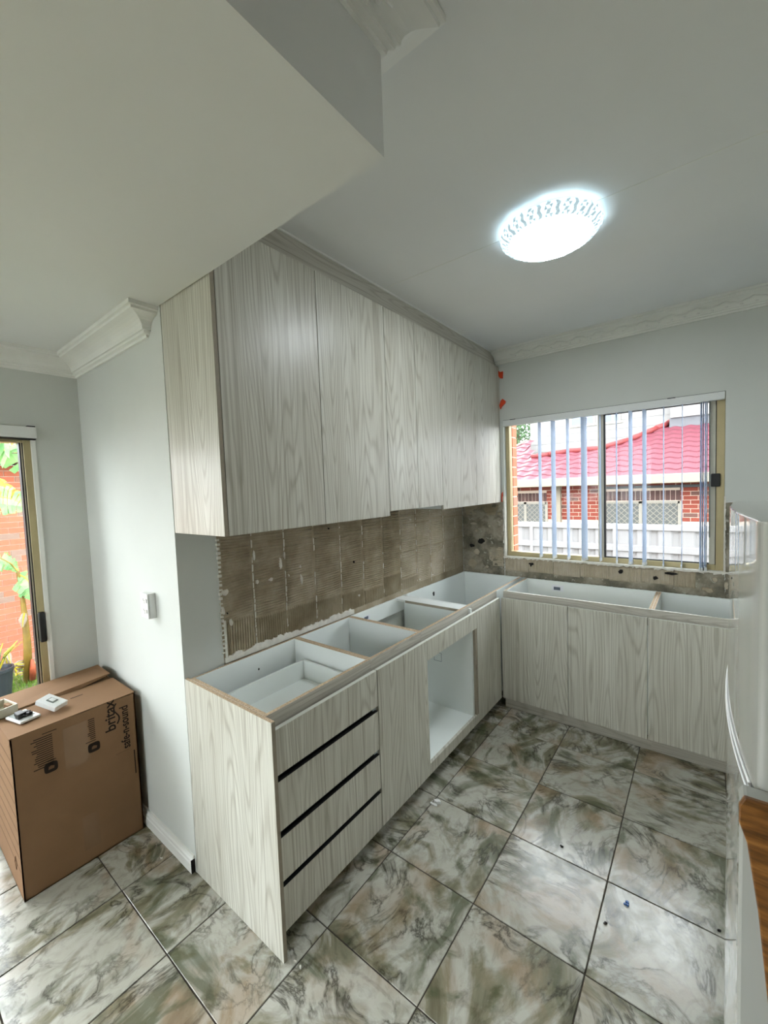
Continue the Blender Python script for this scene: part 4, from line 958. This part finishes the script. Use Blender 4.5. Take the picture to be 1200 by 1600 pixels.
def ylim(x):
    for a, b in zip(bpts, bpts[1:]):
        if a.x <= x <= b.x or (a.x > b.x and b.x <= x <= a.x): 
            f_ = (x - a.x) / (b.x - a.x) if abs(b.x - a.x) > 1e-6 else 0
            return a.y + (b.y - a.y) * f_
    return bpts[0].y if x < bpts[0].x else bpts[-1].y
cnt = 0
for rw in range(13):
    y = RY0 + rw * tl / sl_l
    for k in range(25):
        x = -3.3 + k * tw + (.0 if rw % 2 else .0)
        if y + .12 > ylim(x): continue
        o = bpy.data.objects.new('roof_tile', tme2); COL.objects.link(o); o.parent = hs; o.location = Vector((x, y, RZ0 + SL * (y - RY0))) - hs.location; cnt += 1
# trim the deck to the same outline
del_me = roof.data
mb = MB(); xs2 = [-3.4 + .1 * k for k in range(77)]
for a, b in zip(xs2, xs2[1:]):
    ya, yb = ylim(a), ylim(b); ya = max(ya, RY0 + .05); yb = max(yb, RY0 + .05)
    mb.quad((a, RY0, RZ0 - .03), (b, RY0, RZ0 - .03), (b, yb, RZ0 - .03 + SL * (yb - RY0)), (a, ya, RZ0 - .03 + SL * (ya - RY0)))
nm = mb.mesh('roof_deck', hs.location); nm.materials.append(M['rooft']); roof.data = nm
for q0, q1 in ((4, 9),):
    for a, b in zip(bpts[q0:q1], bpts[q0 + 1:q1 + 1]):
        n = max(1, int((b - a).length / .38))
        for k in range(n):
            p0, p1 = a.lerp(b, k / n), a.lerp(b, (k + 1.06) / n); up = Vector((0, 0, .03))
            MB().tube([tuple(p0 + up), tuple(p1 + up * .6)], [.075, .065], 8).build('ridge_cap', 'ridge', hs, smooth=True)
a, b = bpts[0], bpts[2]; MB().tube([tuple(a), tuple(b)], .035, 6).build('verge_cap', 'cream', hs)
# upper storey
UY = 12.0
ux0 = atY(829, 690, UY).x; ux1 = 6.0; bh = .235; z = 1.4
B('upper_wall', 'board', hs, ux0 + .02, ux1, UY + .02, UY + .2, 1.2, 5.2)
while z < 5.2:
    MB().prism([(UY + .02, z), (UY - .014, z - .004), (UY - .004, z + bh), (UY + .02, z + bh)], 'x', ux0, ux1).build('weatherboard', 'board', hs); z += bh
for (pa, pb_) in (((893, 620), (930, 661)), ((945, 620), (970, 657))):
    a, b = atY(*pa, UY - .02), atY(*pb_, UY - .02); wn = B('window', 'darkglass', hs, a.x, b.x, UY - .03, UY - .01, b.z, a.z)
    B('window_frame', 'lattice', wn, a.x - .05, b.x + .05, UY - .035, UY - .012, b.z - .06, b.z); B('window_frame', 'lattice', wn, (a.x + b.x) / 2 - .03, (a.x + b.x) / 2 + .03, UY - .04, UY - .012, b.z, a.z)
    for q in (a.x, b.x): B('window_frame', 'lattice', wn, q - .05, q + .0, UY - .035, UY - .012, b.z, a.z)
a = atY(1046, 642, UY - .5); b = atY(1075, 662, UY - .5)
B('roof_flashing', 'flash', hs, atY(1046, 642, UY - .3).x, 4, UY - .3, UY - .05, zat(1060, 668, UY - .3), zat(1060, 652, UY - .3))
B('projecting_storey', 'board', hs, atY(1048, 640, UY - .3).x, 4, UY - .35, UY, zat(1060, 652, UY - .3), 5.2)
# tree
tr = thing('tree', 'pale green tree behind the red roof at left window edge', 'tree', (-5, 17, GZ))
tcx = atY(808, 672, 17); MB().tube([(tcx.x, 17, GZ), (tcx.x, 17, tcx.z)], [.2, .1], 8).build('trunk', 'bark', tr)
tv = MB(); rr = random.Random(12)
for k in range(2600):
    while True:
        q = Vector((rr.uniform(-1, 1), rr.uniform(-1, 1), rr.uniform(-1, 1)))
        if q.length < 1: break
    c = Vector((tcx.x, 17, tcx.z + .1)) + Vector((q.x * 1.3, q.y * 1.3, q.z * 1.25)); a = Vector((rr.uniform(-1, 1), rr.uniform(-1, 1), rr.uniform(-1, 1))).normalized(); b = a.orthogonal().normalized()
    s_ = rr.uniform(.05, .11); i = len(tv.v); tv.v += [tuple(c - a * s_), tuple(c + b * s_ * .5), tuple(c + a * s_), tuple(c - b * s_ * .5)]; tv.f.append((i, i + 1, i + 2, i + 3))
o = tv.build('foliage', 'treeleaf', tr, fixn=False); tag(o, kind='stuff')
